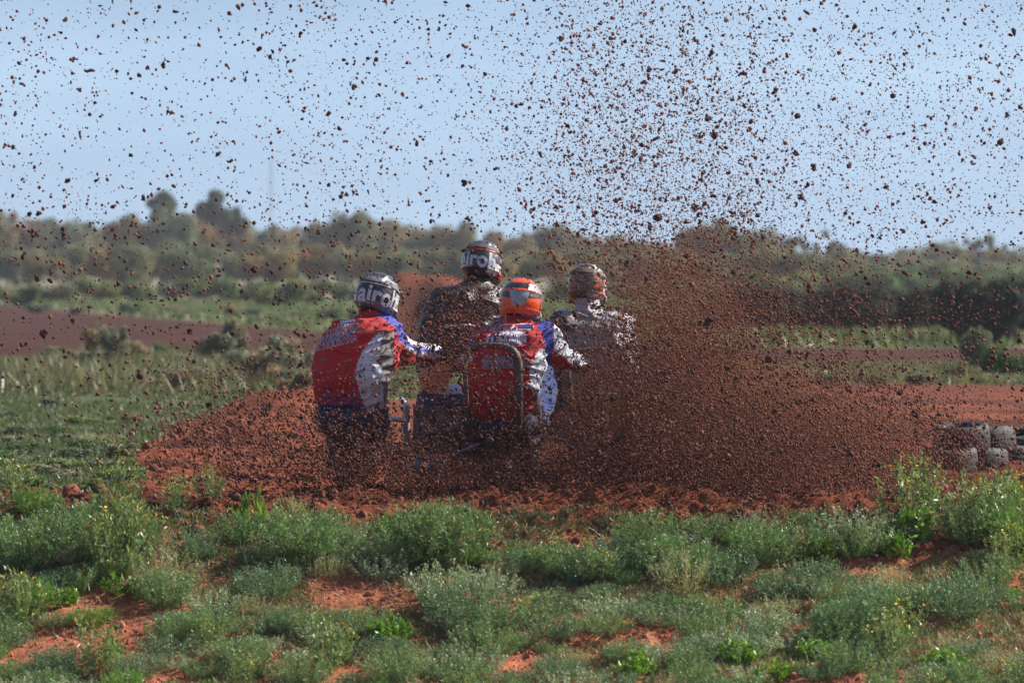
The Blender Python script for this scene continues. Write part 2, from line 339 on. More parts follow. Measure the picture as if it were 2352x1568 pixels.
def weed(kind, seed):
    global rng
    keep = rng; rng = np.random.default_rng(seed)
    V, F, C, fl = [], [], [], None; n0 = 0
    def put(v, f, c):
        nonlocal n0
        V.append(v); F.append(f + n0); n0 += len(v); C.append(c)
    spec = {  # ns, h, r, steps, leaf per step, len, wid, colour, jitter, stem colour
        'feather': (90, .28, .25, 14, 5, .026, .0045, (.150, .245, .105), .42),
        'bluefeather': (80, .24, .25, 13, 5, .024, .0045, (.125, .210, .120), .40),
        'saltbush': (55, .24, .24, 11, 5, .018, .009, (.30, .36, .25), .25),
        'mustard': (30, .46, .20, 13, 2.2, .045, .013, (.18, .25, .10), .3),
        'broadleaf': (26, .20, .16, 8, 2.6, .06, .022, (.16, .30, .04), .3),
        'straw': (55, .30, .22, 10, 2.5, .03, .0045, (.34, .32, .17), .3),
        'grass': (120, .20, .16, 6, 2, .07, .005, (.13, .25, .05), .3)}[kind]
    ns, h, r, st, per, ln, wd, c0, jit = spec
    S = stems(ns, h, r, 1.0, st)
    pts = S[:, 2:].reshape(-1, 3); tang = np.gradient(S, axis=1)[:, 2:].reshape(-1, 3)
    k = int(per * len(pts)); ii = rng.integers(0, len(pts), k)
    base = pts[ii] + rng.normal(scale=.006, size=(k, 3))
    dv = tang[ii] / (np.linalg.norm(tang[ii], axis=1)[:, None] + 1e-9) * .8 + rng.normal(scale=.65, size=(k, 3)) + np.array([0, 0, .25])
    v, f = leaf_quads(base, dv, ln * rng.uniform(.6, 1.3, k), wd * rng.uniform(.7, 1.3, k))
    tone = rng.normal(1, jit, (k, 1)).clip(.4, 1.9); hue = rng.normal(0, .12, (k, 1))
    cc = np.array(c0) * tone * (1 + np.array([1, 0, -.6]) * hue)
    old = rng.random(k) < .06; cc[old] = np.array([.30, .24, .12]) * tone[old]
    put(v, f, np.repeat(cc, 4, 0))
    # stems
    a = S[:, :-1].reshape(-1, 3); bb = S[:, 1:].reshape(-1, 3)
    v, f = leaf_quads(a, bb - a, np.linalg.norm(bb - a, axis=1) * 1.15, .004 if kind != 'mustard' else .006)
    put(v, f, np.tile(np.array(c0) * .8 + np.array([.07, .05, .02]), (len(v), 1)))
    if kind == 'mustard' or kind == 'straw':
        tips = S[:, -1]
        if kind == 'straw':
            bi = np.repeat(tips, 8, 0) - np.array([0, 0, 1]) * rng.uniform(0, .06, (len(tips) * 8, 1)); dv = rng.normal(size=bi.shape) + [0, 0, 1]
            v, f = leaf_quads(bi, dv, .012, .006); put(v, f, np.tile([.38, .36, .24], (len(v), 1)))
        else:
            sel = tips[rng.random(len(tips)) < .3]; sel = np.repeat(sel, 3, 0) + rng.normal(scale=.012, size=(len(sel) * 3, 3))
            cen = np.repeat(sel, 4, 0); dv = rng.normal(size=cen.shape) + [0, 0, .3]
            fl = leaf_quads(cen, dv, .013, .010)
    o = mesh_obj('weed', np.concatenate(V), np.concatenate(F), [M_LEAF], col=np.concatenate(C), link=False)
    flo = mesh_obj('flower_heads', fl[0], fl[1], [M_FLOWER], link=False) if fl is not None else None
    rng = keep
    return o, flo
KINDS = {'feather': 'feathery green weed', 'bluefeather': 'feathery blue-green weed', 'saltbush': 'silvery grey-green saltbush', 'mustard': 'yellow-flowered wild mustard',
         'broadleaf': 'bright green broad-leaved weed', 'straw': 'straw-coloured seeding weed', 'grass': 'tuft of bright green grass'}
NAMES = {'feather': 'feathery_weed', 'bluefeather': 'feathery_weed', 'saltbush': 'saltbush', 'mustard': 'mustard_plant', 'broadleaf': 'broadleaf_weed', 'straw': 'seeding_weed', 'grass': 'grass_tuft'}
PROTO = {k: [weed(k, 100 + 7 * i + j) for j in range(3)] for i, k in enumerate(KINDS)}
used_labels = {}
def where(u, v):
    hz = ['at the left edge', 'left of the bare berm', 'below the bare berm', 'below the left rider', 'below the orange helmet', 'below the far driver', 'below the plume', 'towards the tyres', 'at the right edge'][int(np.clip(u / 2352 * 9, 0, 8))]
    vt = ['along the track edge', 'just below the track edge', 'midway down the weed bed', 'low in the weed bed', 'in the bottom row'][int(np.clip((v - 1160) / 408 * 5, 0, 4))]
    return vt, hz
def put_weed(kind, x, y, sc_, sz=1.0):
    o, flo = PROTO[kind][rng.integers(0, 3)]
    c_ = bpy.data.objects.new(NAMES[kind], o.data); COL.objects.link(c_)
    c_.location = (x, y, ground_z(x, y) - .01); c_.rotation_euler = (rng.normal(0, .08), rng.normal(0, .08), rng.uniform(0, 6.28)); c_.scale = (sc_, sc_, sc_ * sz)
    u = x / y * FPX + 1176; v = VH + (H - ground_z(x, y)) * FPX / y
    vt, hz = where(u, v)
    size = 'small' if sc_ < .5 else ('large' if sc_ > .9 else '')
    lab = f"{size} {KINDS[kind]} {vt}, {hz}".strip()
    tag(c_, lab, 'weed' if kind not in ('grass',) else 'grass tuft', 'weeds growing in front of the track')
    if flo is not None:
        f_ = bpy.data.objects.new('flower_heads', flo.data); COL.objects.link(f_); f_.parent = c_
    return c_
# hand placed clumps: kind, u, v(base), scale, stretch
for k_, u, v, s_, z_ in [
    ('feather', 60, 1300, 1.5, 1), ('feather', 250, 1290, 1.6, 1.1), ('feather', 160, 1255, 1.3, 1), ('mustard', 265, 1330, 1.3, 1.2), ('mustard', 320, 1300, 1.2, 1), ('mustard', 290, 1180, 1.0, 1.1), ('mustard', 400, 1180, .8, .9),
    ('bluefeather', 430, 1290, 1.2, 1), ('straw', 380, 1360, 1.3, 1), ('broadleaf', 575, 1235, .75, 2.2), ('mustard', 640, 1235, .6, .9), ('feather', 700, 1290, 1.45, 1.15), ('feather', 745, 1300, 1.15, 1),
    ('bluefeather', 820, 1300, .9, 1), ('straw', 610, 1270, .8, .9), ('feather', 960, 1300, 1.55, 1.2), ('feather', 1040, 1300, 1.6, 1.15), ('mustard', 990, 1290, 1.1, 1), ('saltbush', 1010, 1380, 1.3, 1), ('bluefeather', 1060, 1440, 1.5, 1.1),
    ('saltbush', 1120, 1380, 1.1, 1), ('bluefeather', 1190, 1320, .95, 1), ('feather', 1300, 1330, 1.0, 1), ('bluefeather', 1350, 1340, 1.2, .9), ('feather', 1480, 1290, 1.25, 1.2), ('bluefeather', 1440, 1320, 1.2, 1),
    ('feather', 1560, 1330, 1.3, 1), ('straw', 1570, 1370, 1.2, 1), ('feather', 1740, 1300, 1.25, 1), ('feather', 1830, 1290, 1.1, 1.1), ('broadleaf', 1890, 1300, 1, 1), ('saltbush', 1960, 1260, 1.4, 1), ('saltbush', 2030, 1270, 1.2, 1),
    ('mustard', 2080, 1230, 1.3, 1.1), ('broadleaf', 2110, 1250, 1.1, 1.2), ('feather', 2230, 1250, 1.4, 1.1), ('mustard', 2260, 1240, 1.3, 1), ('grass', 2350, 1280, 1.6, 1.2), ('mustard', 2320, 1200, 1.0, 1), ('grass', 2300, 1180, 1.2, 1),
    ('bluefeather', 1860, 1360, 1.2, 1), ('bluefeather', 1960, 1450, 1.3, 1), ('bluefeather', 2190, 1420, 1.5, 1), ('grass', 680, 1310, .7, 1), ('saltbush', 1390, 1430, 1.0, 1), ('bluefeather', 620, 1370, 1.2, 1),
    ('mustard', 480, 1150, .7, 1), ('mustard', 30, 1180, 1.0, 1), ('grass', 90, 1190, 1.2, .9), ('mustard', 2130, 1175, .9, 1.2)]:
    y = ray_ground(u, v); x = (u - 1176) / FPX * y; put_weed(k_, x, y, s_ * .72, z_ * .88)
n = 0; pts_ = []
while n < 248:
    v = rng.uniform(1215, 1625)
    u = rng.uniform(-60, 2420); y = ray_ground(u, v); x = (u - 1176) / FPX * y
    lim = 1215 + 40 * math.sin(u / 170.) + (40 if 330 < u < 650 or 1100 < u < 1400 else 0) - (45 if u > 1950 else 0)
    if v < lim: continue
    if vn2(np.array([x * 2.6]), np.array([y * 2.6]), 91)[0] < .33: continue
    if any((x - a) ** 2 + (y - b) ** 2 < .019 for a, b in pts_): continue
    pts_.append((x, y))
    zone_n = vn2(np.array([x * .7]), np.array([y * .5]), 95)[0]
    k_ = rng.choice(['feather', 'bluefeather', 'saltbush', 'mustard', 'broadleaf', 'straw', 'grass'], p=[.30, .30, .16, .06, .07, .05, .06] if zone_n > .45 else [.22, .24, .22, .08, .06, .10, .08])
    put_weed(k_, x, y, rng.uniform(.34, .82), rng.uniform(.55, .95)); n += 1

def scatter_blades(name, region, n, ln, wd, cols, label, accept=None, per=5, spread=.04, tilt=.5):
    x = []; y = []
    x0, x1, y0, y1 = region
    X = rng.uniform(0, 1, n); Y = y0 + (y1 - y0) * rng.uniform(0, 1, n) ** .8
    half = .10 * Y + .5
    X = np.where(np.isfinite(x0), x0 + (x1 - x0) * X, 0) if x0 is not None else (X * 2 - 1) * half
    keep = np.ones(n, bool) if accept is None else accept(X, Y)
    X, Y = X[keep], Y[keep]
    X = np.repeat(X, per) + rng.normal(scale=spread, size=len(X) * per); Y = np.repeat(Y, per) + rng.normal(scale=spread, size=len(Y) * per)
    Z = height(X, Y) - .004
    b = np.stack([X, Y, Z], 1); m = len(b)
    dv = rng.normal(scale=tilt, size=(m, 3)); dv[:, 2] = np.abs(dv[:, 2]) * .3 + 1
    v, f = leaf_quads(b, dv, ln * rng.uniform(.5, 1.4, m), wd * rng.uniform(.7, 1.3, m))
    ci = rng.integers(0, len(cols), m); tone = rng.normal(1, .22, (m, 1)).clip(.5, 1.7)
    cc = np.repeat(np.array(cols)[ci] * tone, 4, 0)
    o = mesh_obj(name, v, f, [M_LEAF], col=cc)
    tag(o, label, kind='stuff'); return o
scatter_blades('ground_cover', (None, None, 27.2, 30.9), 30000, .036, .0046, [(.09, .17, .06), (.15, .19, .11), (.07, .15, .07), (.24, .21, .13), (.26, .16, .09)],
               'low green seedlings and dead stalks between the weeds', lambda X, Y: vn2(X * 2.2, Y * 2.2, 97) > .40, per=10, spread=.045, tilt=.9)
scatter_blades('dry_litter', (None, None, 27.2, 31.0), 2600, .085, .004, [(.42, .36, .25), (.30, .22, .14), (.20, .13, .08)],
               'dead stalks and dry litter lying among the weeds', lambda X, Y: Y > 0, per=4, spread=.08, tilt=2.2)
scatter_blades('grass', (None, None, 32, 60), 60000, .05, .011, [(.075, .13, .045), (.10, .15, .06), (.06, .11, .045), (.20, .18, .11), (.16, .12, .08)],
               'short lush grass on the left verge', lambda X, Y: (zone(X, Y)[0] > .5) & (fbm2(X * 1.5, Y * 1.1, 83, 3) > .45), per=7, spread=.06, tilt=.8)
scatter_blades('grass', (None, None, 32.5, 58), 5000, .07, .008, [(.09, .13, .06), (.07, .12, .045), (.13, .13, .08)],
               'taller pale tufts in the left verge', lambda X, Y: (zone(X, Y)[0] > .4) & (vn2(X * .9, Y * .7, 85) > .5), per=14, spread=.05, tilt=.6)
scatter_blades('dry_grass', (None, None, 60, 82), 5500, .26, .020, [(.17, .16, .09), (.13, .13, .07), (.23, .19, .12), (.10, .12, .06)],
               'pale dry grass standing among the shrubs beyond the verge', lambda X, Y: (zone(X, Y)[0] > .4) & (X < -1.4) & (X > -6.2) & (fbm2(X * 1.1, Y * .35, 87, 3) > .44), per=9, spread=.12, tilt=.5)
scatter_blades('grass', (None, None, 60, 82), 34000, .10, .022, [(.08, .13, .05), (.10, .14, .06), (.18, .18, .10), (.22, .18, .12), (.16, .12, .08)],
               'rougher grass beyond the far side of the track', lambda X, Y: zone(X, Y)[0] > .5, per=5, spread=.10)
scatter_blades('grass', (None, None, 96, 230), 30000, .22, .06, [(.09, .15, .05), (.12, .16, .07), (.20, .18, .10)],
               'green strip of grass beyond the second lap of track', lambda X, Y: (zone(X, Y)[0] > .5), per=4, spread=.3)

# --- bushes and trees
def crown_mesh(seed, rx, rz, nb, nq, ls, c0, jit=.22, sparse=0.0, flat=1.0):
    r_ = np.random.default_rng(seed)
    cen = r_.normal(size=(nb, 3)); cen /= np.linalg.norm(cen, axis=1)[:, None]; cen *= r_.uniform(.25, .8, (nb, 1)) ** .7
    cen = cen * [rx, rx, rz] ; rad = r_.uniform(.28, .5, nb) * rx * (1 - sparse * .45)
    k = nq; bi = r_.integers(0, nb, k); d_ = r_.normal(size=(k, 3)); d_ /= np.linalg.norm(d_, axis=1)[:, None]
    p = cen[bi] + d_ * rad[bi][:, None] * r_.uniform(.6, 1.05, (k, 1)) * [1, 1, flat * rz / rx * .5 + .5]
    nrm = d_ * .7 + r_.normal(scale=.6, size=(k, 3)); nrm /= np.linalg.norm(nrm, axis=1)[:, None]
    a = np.cross(nrm, r_.normal(size=(k, 3))); a /= np.linalg.norm(a, axis=1)[:, None]; b = np.cross(nrm, a)
    L_ = ls * r_.uniform(.6, 1.5, (k, 1)); W_ = L_ * r_.uniform(.4, .8, (k, 1))
    v = np.stack([p - a * L_, p + b * W_, p + a * L_, p - b * W_], 1).reshape(-1, 3)
    tone = (r_.normal(1, jit, (k, 1)).clip(.4, 1.8)) * r_.normal(1, .12, (nb, 1))[bi]
    hue = r_.normal(0, .10, (nb, 1))[bi]
    cc = np.array(c0) * tone * (1 + np.array([1.2, 0, -.5]) * hue)
    return v, np.arange(k * 4).reshape(-1, 4), np.repeat(cc, 4, 0), cen
def tree_proto(seed, rx, rz, htot, c0, nb=16, nq=5200, ls=.12, sparse=0, multi=3):
    """crown centred so that the top reaches htot; trunk with limbs"""
    v, f, c_, cen = crown_mesh(seed, rx, rz, nb, nq, ls, c0, sparse=sparse)
    zc = htot - rz * 1.25; v = v + [0, 0, zc]; cen = cen + [0, 0, zc]
    crown = mesh_obj('crown', v, f, [M_FAR], col=c_, link=False)
    mb = MB(); r_ = np.random.default_rng(seed + 1)
    for k in range(multi):
        a = r_.uniform(0, 6.28); b0 = np.array([math.cos(a), math.sin(a), 0]) * .08 * multi
        fork = np.array([math.cos(a) * rx * .3, math.sin(a) * rx * .3, zc - rz * .45])
        mb.tube([b0, b0 * .5 + fork * .5 + r_.normal(scale=.08, size=3), fork], [.045 * htot / 2 * .6, .03 * htot / 2 * .6, .02 * htot / 2 * .6], 7)
        for c2 in cen[r_.integers(0, len(cen), 4)]:
            mb.tube([fork, fork * .5 + c2 * .5 + r_.normal(scale=.1, size=3), c2], [.02 * htot / 2 * .6, .013 * htot / 2 * .6, .005], 5)
    tr = mb.build('trunk', M_BARK); COL.objects.unlink(tr)
    return crown, tr, htot, rx * 2.3
GREY = (.175, .185, .11); OLV = (.22, .17, .085); DKG = (.075, .10, .045); MIDG = (.12, .16, .06); BRN = (.27, .21, .145); LITE = (.19, .21, .08); RUST = (.26, .165, .06)
TP = {'round olive gum tree': [tree_proto(11, 2.0, 1.5, 4.6, OLV), tree_proto(12, 2.3, 1.4, 4.4, OLV)],
      'greyish green mallee tree': [tree_proto(13, 2.2, 1.5, 4.8, GREY), tree_proto(14, 1.8, 1.6, 4.5, GREY)],
      'rusty brown-topped gum tree': [tree_proto(15, 2.2, 1.4, 4.5, RUST), tree_proto(18, 1.9, 1.5, 4.7, RUST)],
      'thin open-crowned gum tree': [tree_proto(16, 1.3, 1.6, 5.2, GREY, nb=9, nq=1800, sparse=.8, multi=1), tree_proto(17, 1.1, 1.8, 5.4, OLV, nb=8, nq=1500, sparse=.9, multi=1)],
      'tall dense dark green tree': [tree_proto(19, 1.3, 1.5, 8.2, DKG, nb=14, nq=6000, ls=.11, multi=1)]}
def put_tree(kind, u, vtop, y, wpx, extra, rz=None):
    crown, tr, ht, wd = TP[kind][rng.integers(0, len(TP[kind]))]
    x = (u - 1176) / FPX * y; gz = ground_z(x, y); top = H - (vtop - VH) / FPX * y - gz
    e = empty({'t': 'gum_tree'}.get('t'), (x, y, gz - .05), rng.uniform(0, 6.28))
    sz = top / ht; sx = (wpx / FPX * y) / wd * (1.22 if 'gum' in kind or 'mallee' in kind else 1.0); e.scale = (sx, sx, sz)
    for nme, src in (('trunk', tr), ('crown', crown)):
        o = bpy.data.objects.new(nme, src.data); COL.objects.link(o); o.parent = e
    tag(e, f"{kind} {extra}", 'tree', 'trees along the horizon')
    return e
hspots = ['at the far left edge', 'left of the tall trees', 'below the tall trees', 'left of the mast', 'right of the mast', 'above the left rider', 'behind the black jacket rider', 'behind the orange helmet', 'behind the dirt plume', 'left of the white shed', 'right of the white shed', 'above the dark hedge', 'over the hedge end', 'at the far right edge']
hlim = [60, 330, 560, 640, 760, 930, 1150, 1290, 1560, 1700, 1830, 2080, 2250, 9999]
def hname(u):
    for a, b in zip(hlim, hspots):
        if u < a: return b
rowA = [(-60, 470, 190), (0, 478, 130), (70, 492, 130), (135, 500, 120), (190, 494, 120), (255, 508, 120), (315, 484, 130), (385, 478, 130), (440, 474, 140), (500, 484, 140), (560, 520, 120), (625, 516, 110), (690, 508, 130), (745, 506, 110), (810, 482, 120),
        (870, 486, 120), (925, 494, 110), (985, 508, 110), (1055, 494, 110), (1120, 520, 110), (1180, 522, 100), (1270, 506, 110), (1335, 524, 110), (1400, 530, 110), (1460, 545, 110), (1530, 550, 100), (1585, 515, 100), (1630, 488, 90), (1680, 500, 80), (1740, 514, 110), (1800, 522, 90),
        (1860, 572, 110), (1960, 560, 120), (2040, 566, 120), (2110, 560, 110), (2180, 545, 110), (2255, 556, 110), (2330, 560, 120), (2420, 540, 140)]
ki = ['greyish green mallee tree', 'round olive gum tree', 'rusty brown-topped gum tree']
for i, (u, vt, wp) in enumerate(rowA):
    put_tree(ki[[0, 1, 2, 0, 1, 2, 1][i % 7]] if u < 1500 else ki[0 if i % 3 else 1], u, vt - (9 if u < 900 else 0), rng.uniform(390, 470), wp, 'on the skyline ' + hname(u))
put_tree('tall dense dark green tree', 370, 420, 430, 88, 'rising alone above the treeline')
put_tree('tall dense dark green tree', 492, 418, 425, 105, 'rising above the treeline near the mast')
put_tree('tall dense dark green tree', 545, 460, 427, 70, 'leaning against the right one of the two tall round trees')
for u, vt, wp in [(1895, 508, 60), (1840, 528, 50), (2205, 530, 60), (2262, 526, 70), (2300, 545, 50), (1925, 540, 50), (2150, 545, 50), (620, 500, 60), (15, 462, 80)]:
    put_tree('thin open-crowned gum tree', u, vt, rng.uniform(370, 420), wp, 'standing ' + hname(u))
rowB = [(-40, 545), (40, 560), (110, 552), (175, 545), (245, 560), (300, 545), (360, 552), (420, 545), (480, 560), (545, 570), (610, 558), (670, 552), (735, 545), (800, 552), (860, 560), (920, 566), (985, 560), (1050, 560), (1120, 565), (1190, 568), (1260, 560), (1330, 562), (1400, 565), (1470, 570), (1540, 575), (1610, 565), (1680, 580),
        (1785, 560), (1860, 590), (1935, 585), (2010, 592), (2085, 588), (2160, 590), (2235, 588), (2310, 592), (2380, 588)]
for i, (u, vt) in enumerate(rowB):
    put_tree(ki[[0, 0, 1, 0, 2, 0, 1, 0][i % 8]] if u < 1500 else ki[0], u + rng.normal(0, 8), vt + rng.normal(0, 4), rng.uniform(270, 330), rng.uniform(100, 150), 'low in the treeline ' + hname(u))
# bushes
def bush_proto(seed, c0, nq=3800, ls=.035, twig=False, rz=.62):
    v, f, c_, cen = crown_mesh(seed, .5, .5 * rz, 14, nq, ls, c0, sparse=.0 if not twig else .5)
    v = v + [0, 0, .5 * rz * 1.1]; v[:, 2] = np.maximum(v[:, 2], 0.0)
    return mesh_obj('shrub', v, f, [M_FAR], col=c_, link=False)
BP = {'rounded olive green shrub': [bush_proto(31, MIDG), bush_proto(32, LITE)], 'dry brown shrub': [bush_proto(33, BRN, 2600, .03, True), bush_proto(34, (.27, .235, .17), 2600, .03, True)],
      'grey-green saltbush': [bush_proto(35, (.17, .20, .14)), bush_proto(36, GREY)], 'very dark green hedge shrub': [bush_proto(37, (.020, .032, .020), 7000, .04, False, .8), bush_proto(38, (.026, .038, .020), 7000, .04, False, .8)],  # hedge green is extra dark: backlit shade put into the leaf colour
      'fresh green shrub': [bush_proto(39, (.095, .155, .06)), bush_proto(40, (.10, .15, .06))]}
def put_bush(kind, u, vtop, vbase, wpx, extra, group, name='shrub'):
    y = H * FPX / (vbase - VH); src = BP[kind][rng.integers(0, 2)]; x = (u - 1176) / FPX * y; gz = ground_z(x, y)
    o = bpy.data.objects.new(name, src.data); COL.objects.link(o)
    hh = max(H - (vtop - VH) / FPX * y - gz, wpx / FPX * y * .45); ww = wpx / FPX * y
    o.location = (x, y, gz - .03); o.scale = (ww, ww, hh / .72); o.rotation_euler = (0, 0, rng.uniform(0, 6.28))
    tag(o, f"{kind} {extra}", 'shrub', group)
mid = [(-20, 640, 700, 120), (60, 652, 706, 90), (140, 640, 700, 110), (225, 630, 695, 110), (320, 640, 700, 90), (400, 640, 690, 90), (460, 632, 690, 100), (535, 632, 700, 110), (600, 640, 700, 80), (650, 632, 712, 120), (730, 640, 706, 100), (800, 640, 700, 90), (860, 630, 690, 90), (1290, 640, 700, 90), (1380, 640, 690, 100), (1460, 645, 690, 100),
       (1560, 640, 690, 100), (1640, 636, 690, 90), (1740, 612, 690, 150), (1830, 618, 692, 140), (1920, 608, 690, 150), (2010, 616, 690, 140), (2100, 610, 688, 150), (2190, 612, 690, 150), (2290, 606, 688, 160), (2370, 606, 688, 150)]
for i, (u, a, b, w_) in enumerate(mid):
    k_ = ['rounded olive green shrub', 'rounded olive green shrub', 'grey-green saltbush'][i % 3] if u < 1650 else ['fresh green shrub', 'rounded olive green shrub'][i % 2]
    put_bush(k_, u, a, b, w_, 'before the treeline ' + hname(u), 'shrubs below the treeline')
for i, (u, a, b, w_) in enumerate([(90, 690, 718, 60), (180, 700, 722, 60), (300, 690, 725, 60), (380, 695, 728, 70), (450, 700, 730, 60), (520, 690, 735, 70), (590, 700, 738, 60), (680, 705, 742, 70), (760, 700, 748, 60), (820, 690, 750, 60)]):
    put_bush('dry brown shrub' if i % 2 else 'grey-green saltbush', u, a, b, w_, 'beyond the far track, ' + hname(u), 'low dry shrubs beyond the far track')
for i, (u, a, b, w_) in enumerate([(225, 728, 835, 110), (185, 790, 850, 80), (300, 770, 845, 110), (420, 800, 862, 100), (500, 740, 850, 120), (540, 700, 850, 70), (270, 725, 850, 90), (630, 780, 900, 150), (670, 830, 915, 110), (450, 830, 890, 120), (570, 780, 870, 130), (640, 750, 872, 140), (690, 790, 880, 120), (600, 830, 898, 130), (380, 830, 905, 130), (330, 850, 900, 90), (480, 850, 895, 120), (700, 860, 905, 90), (120, 780, 838, 60)]):
    put_bush('dry brown shrub', u, a, b, w_, ['beside the left rider', 'below the far track', 'in the rough grass'][i % 3] + ', ' + hname(u), 'dry shrubs between the two laps of track')
for u, a, b, w_ in [(372, 775, 838, 45), (520, 800, 860, 50), (745, 800, 850, 60)]:
    put_bush('fresh green shrub', u, a, b, w_, 'among the dry shrubs, ' + hname(u), 'dry shrubs between the two laps of track')
for i, u in enumerate(range(1700, 2440, 44)):
    put_bush('very dark green hedge shrub', u + rng.normal(0, 6), 680 - (12 if u > 2180 else 0) - rng.uniform(0, 10), rng.uniform(764, 776) + (20 if u > 2200 else 0), 135, ['at the left end of the dark hedge', 'in the dark hedge', 'in the middle of the dark hedge', 'in the dark hedge under open trees', 'at the right end of the dark hedge'][min(4, i * 5 // 17)] + '', 'dark hedge on the right', 'hedge_shrub')
for i, (u, a, b, w_) in enumerate([(1790, 755, 788, 80), (1870, 760, 790, 70), (1960, 758, 788, 80), (2040, 758, 790, 70), (2120, 752, 788, 80), (2240, 735, 856, 80), (2290, 775, 870, 80), (2200, 812, 876, 60), (2335, 800, 872, 80), (1800, 846, 880, 60), (1900, 850, 884, 60), (1720, 848, 884, 50), (2010, 852, 884, 50), (2110, 848, 884, 60)]):
    put_bush(['fresh green shrub', 'grey-green saltbush'][i % 2], u, a, b, w_, 'below the dark hedge, ' + ['beside the plume', 'near the hedge middle', 'under the right end'][0 if u < 1850 else (1 if u < 2150 else 2)], 'low shrubs below the dark hedge')
for i in range(64):
    v = rng.uniform(925, 1135); u = rng.uniform(-30, 300 if v > 1020 else 660 - (v - 925) * 3.2); sz = rng.uniform(.5, 1.1) * (24 + (v - 900) * .18)
    put_bush(['fresh green shrub', 'dry brown shrub', 'grey-green saltbush', 'rounded olive green shrub'][i % 4], u, v - sz * .75, v, sz * 2.0, 'in the left verge, ' + ['near the dry shrubs', 'midway to the berm', 'near the weeds'][int(min(2, (v - 925) // 70))], 'low shrubs in the left verge')
# bleached dead branch
mb = MB(); yb = 255.; q0 = P(496, 628, yb)
for a, b in (((496, 628), (503, 605)), ((503, 605), (500, 585)), ((503, 605), (512, 590)), ((500, 585), (494, 576)), ((500, 585), (508, 577))):
    mb.tube([P(*a, yb) - q0, P(*b, yb) - q0 + [0, .1, 0]], .035, 6)
o = mb.build('dead_branch', plain('bleached_wood', (.55, .52, .47), .8)); o.location = (q0[0], yb, ground_z(q0[0], yb)); o.scale = (1, 1, 1.6)
tag(o, 'bleached forked dead branch pale against the left treeline', 'branch')
# mast
yb = 430.; x = (622 - 1176) / FPX * yb; gz = ground_z(x, yb); top = H - (366 - VH) / FPX * yb - gz
mast = empty('lattice_mast', (x, yb, gz)); mm = plain('galvanised', (.42, .44, .46), .5, .4)
mb = MB()
for a in range(3):
    th = a * 2.094; mb.tube([[math.cos(th) * .16, math.sin(th) * .16, 0], [math.cos(th) * .08, math.sin(th) * .08, top]], .02, 6)
mb.build('mast_legs', mm, mast); mb = MB(); k = 24
for i in range(k):
    z0, z1 = top * i / k, top * (i + 1) / k
    for a in range(3):
        t0, t1 = a * 2.094, (a + 1) * 2.094; r0 = .16 - .08 * i / k; r1 = .16 - .08 * (i + 1) / k
        mb.tube([[math.cos(t0) * r0, math.sin(t0) * r0, z0], [math.cos(t1) * r1, math.sin(t1) * r1, z1]], .01, 5)
mb.build('bracing', mm, mast); tag(mast, 'thin grey lattice mast rising above the treeline right of the tall round trees', 'mast')
# white shed
yb = 345.; c_ = P(1736, 600, yb); gz = ground_z(c_[0], yb); shed = empty('white_shed', (c_[0], yb, gz))
tz = H - (592 - VH) / FPX * yb - gz; wm = plain('white_sheet', (.72, .74, .80), .5, scale=3, var=.06)
mb = MB(); mb.box((0, 0, tz / 2), (1.6, 1.4, tz)); mb.build('wall', wm, shed)
mb = MB(); mb.box((0, 0, tz + .05), (1.8, 1.6, .1), (0.05, 0, 0)); mb.build('roof', plain('zinc_roof', (.5, .52, .55), .4), shed)
mb = MB(); mb.box((.3, -.72, tz * .4), (.5, .04, tz * .75)); mb.build('door', plain('shed_door', (.5, .52, .56), .5), shed)
tag(shed, 'small white shed among the trees right of the dirt plume', 'shed')

# ------------------------------------------------------------------ tyres
M_TYRE = plain('tyre_rubber', (.028, .028, .030), .6, var=.6, scale=7, bump=.6, bscale=40, mud=.14)
def tyre_mesh():
    mb = MB(); R0, r0, w0 = .31, .185, .105
    prof = [(-w0 * .62, r0), (-w0 * .95, r0 + .02), (-w0 * 1.08, (R0 + r0) / 2), (-w0 * 1.0, R0 - .025), (-w0 * .82, R0 - .006)]
    prof += [(-w0 * .4, R0), (-w0 * .03, R0 + .002), (-w0 * .02, R0 - .004), (w0 * .02, R0 - .004), (w0 * .03, R0 + .002), (w0 * .4, R0)]
    prof += [(w0 * .82, R0 - .006), (w0 * 1.0, R0 - .025), (w0 * 1.08, (R0 + r0) / 2), (w0 * .95, r0 + .02), (w0 * .62, r0), (w0 * .5, r0 + .015), (w0 * .8, (R0 + r0) / 2), (w0 * .7, R0 - .03), (-w0 * .7, R0 - .03), (-w0 * .8, (R0 + r0) / 2), (-w0 * .5, r0 + .015)]
    mb.lathe(prof, 'z', 56); 
    o = mb.build('tyre', M_TYRE); COL.objects.unlink(o); return o
TY = tyre_mesh()
tyres = []
TN = ['leftmost', 'second from the left', 'third from the left', 'fourth from the left', 'last before the picture edge']
for i in range(5): tyres.append((2180 + 62 * i + (10 if i == 2 else 0), 1060 - 2 * i, 0, .36 * i, 'bottom tyre in the stack, ' + TN[i]))
for i in range(5): tyres.append((2208 + 63 * i - (9 if i == 1 else 0), 1005 + 8 * i, 1, .36 * i + .16, 'top tyre in the stack, ' + TN[i]))
for i, (u, vb, top, dy, lab) in enumerate(tyres):
    y = 36.9 + dy; x = (u - 1176) / FPX * y; z = H - (vb - VH) / FPX * y
    o = bpy.data.objects.new('tyre', TY.data); COL.objects.link(o); o.location = (x, y, z); k_ = rng.uniform(.60, .70)
    o.rotation_euler = (rng.normal(0, .05), (.12 if top else .02) + rng.normal(0, .05), rng.uniform(0, 6)); o.scale = (k_, k_, .80)
    tag(o, 'dusty black ' + lab, 'tyre', 'old tyres stacked beside the track')

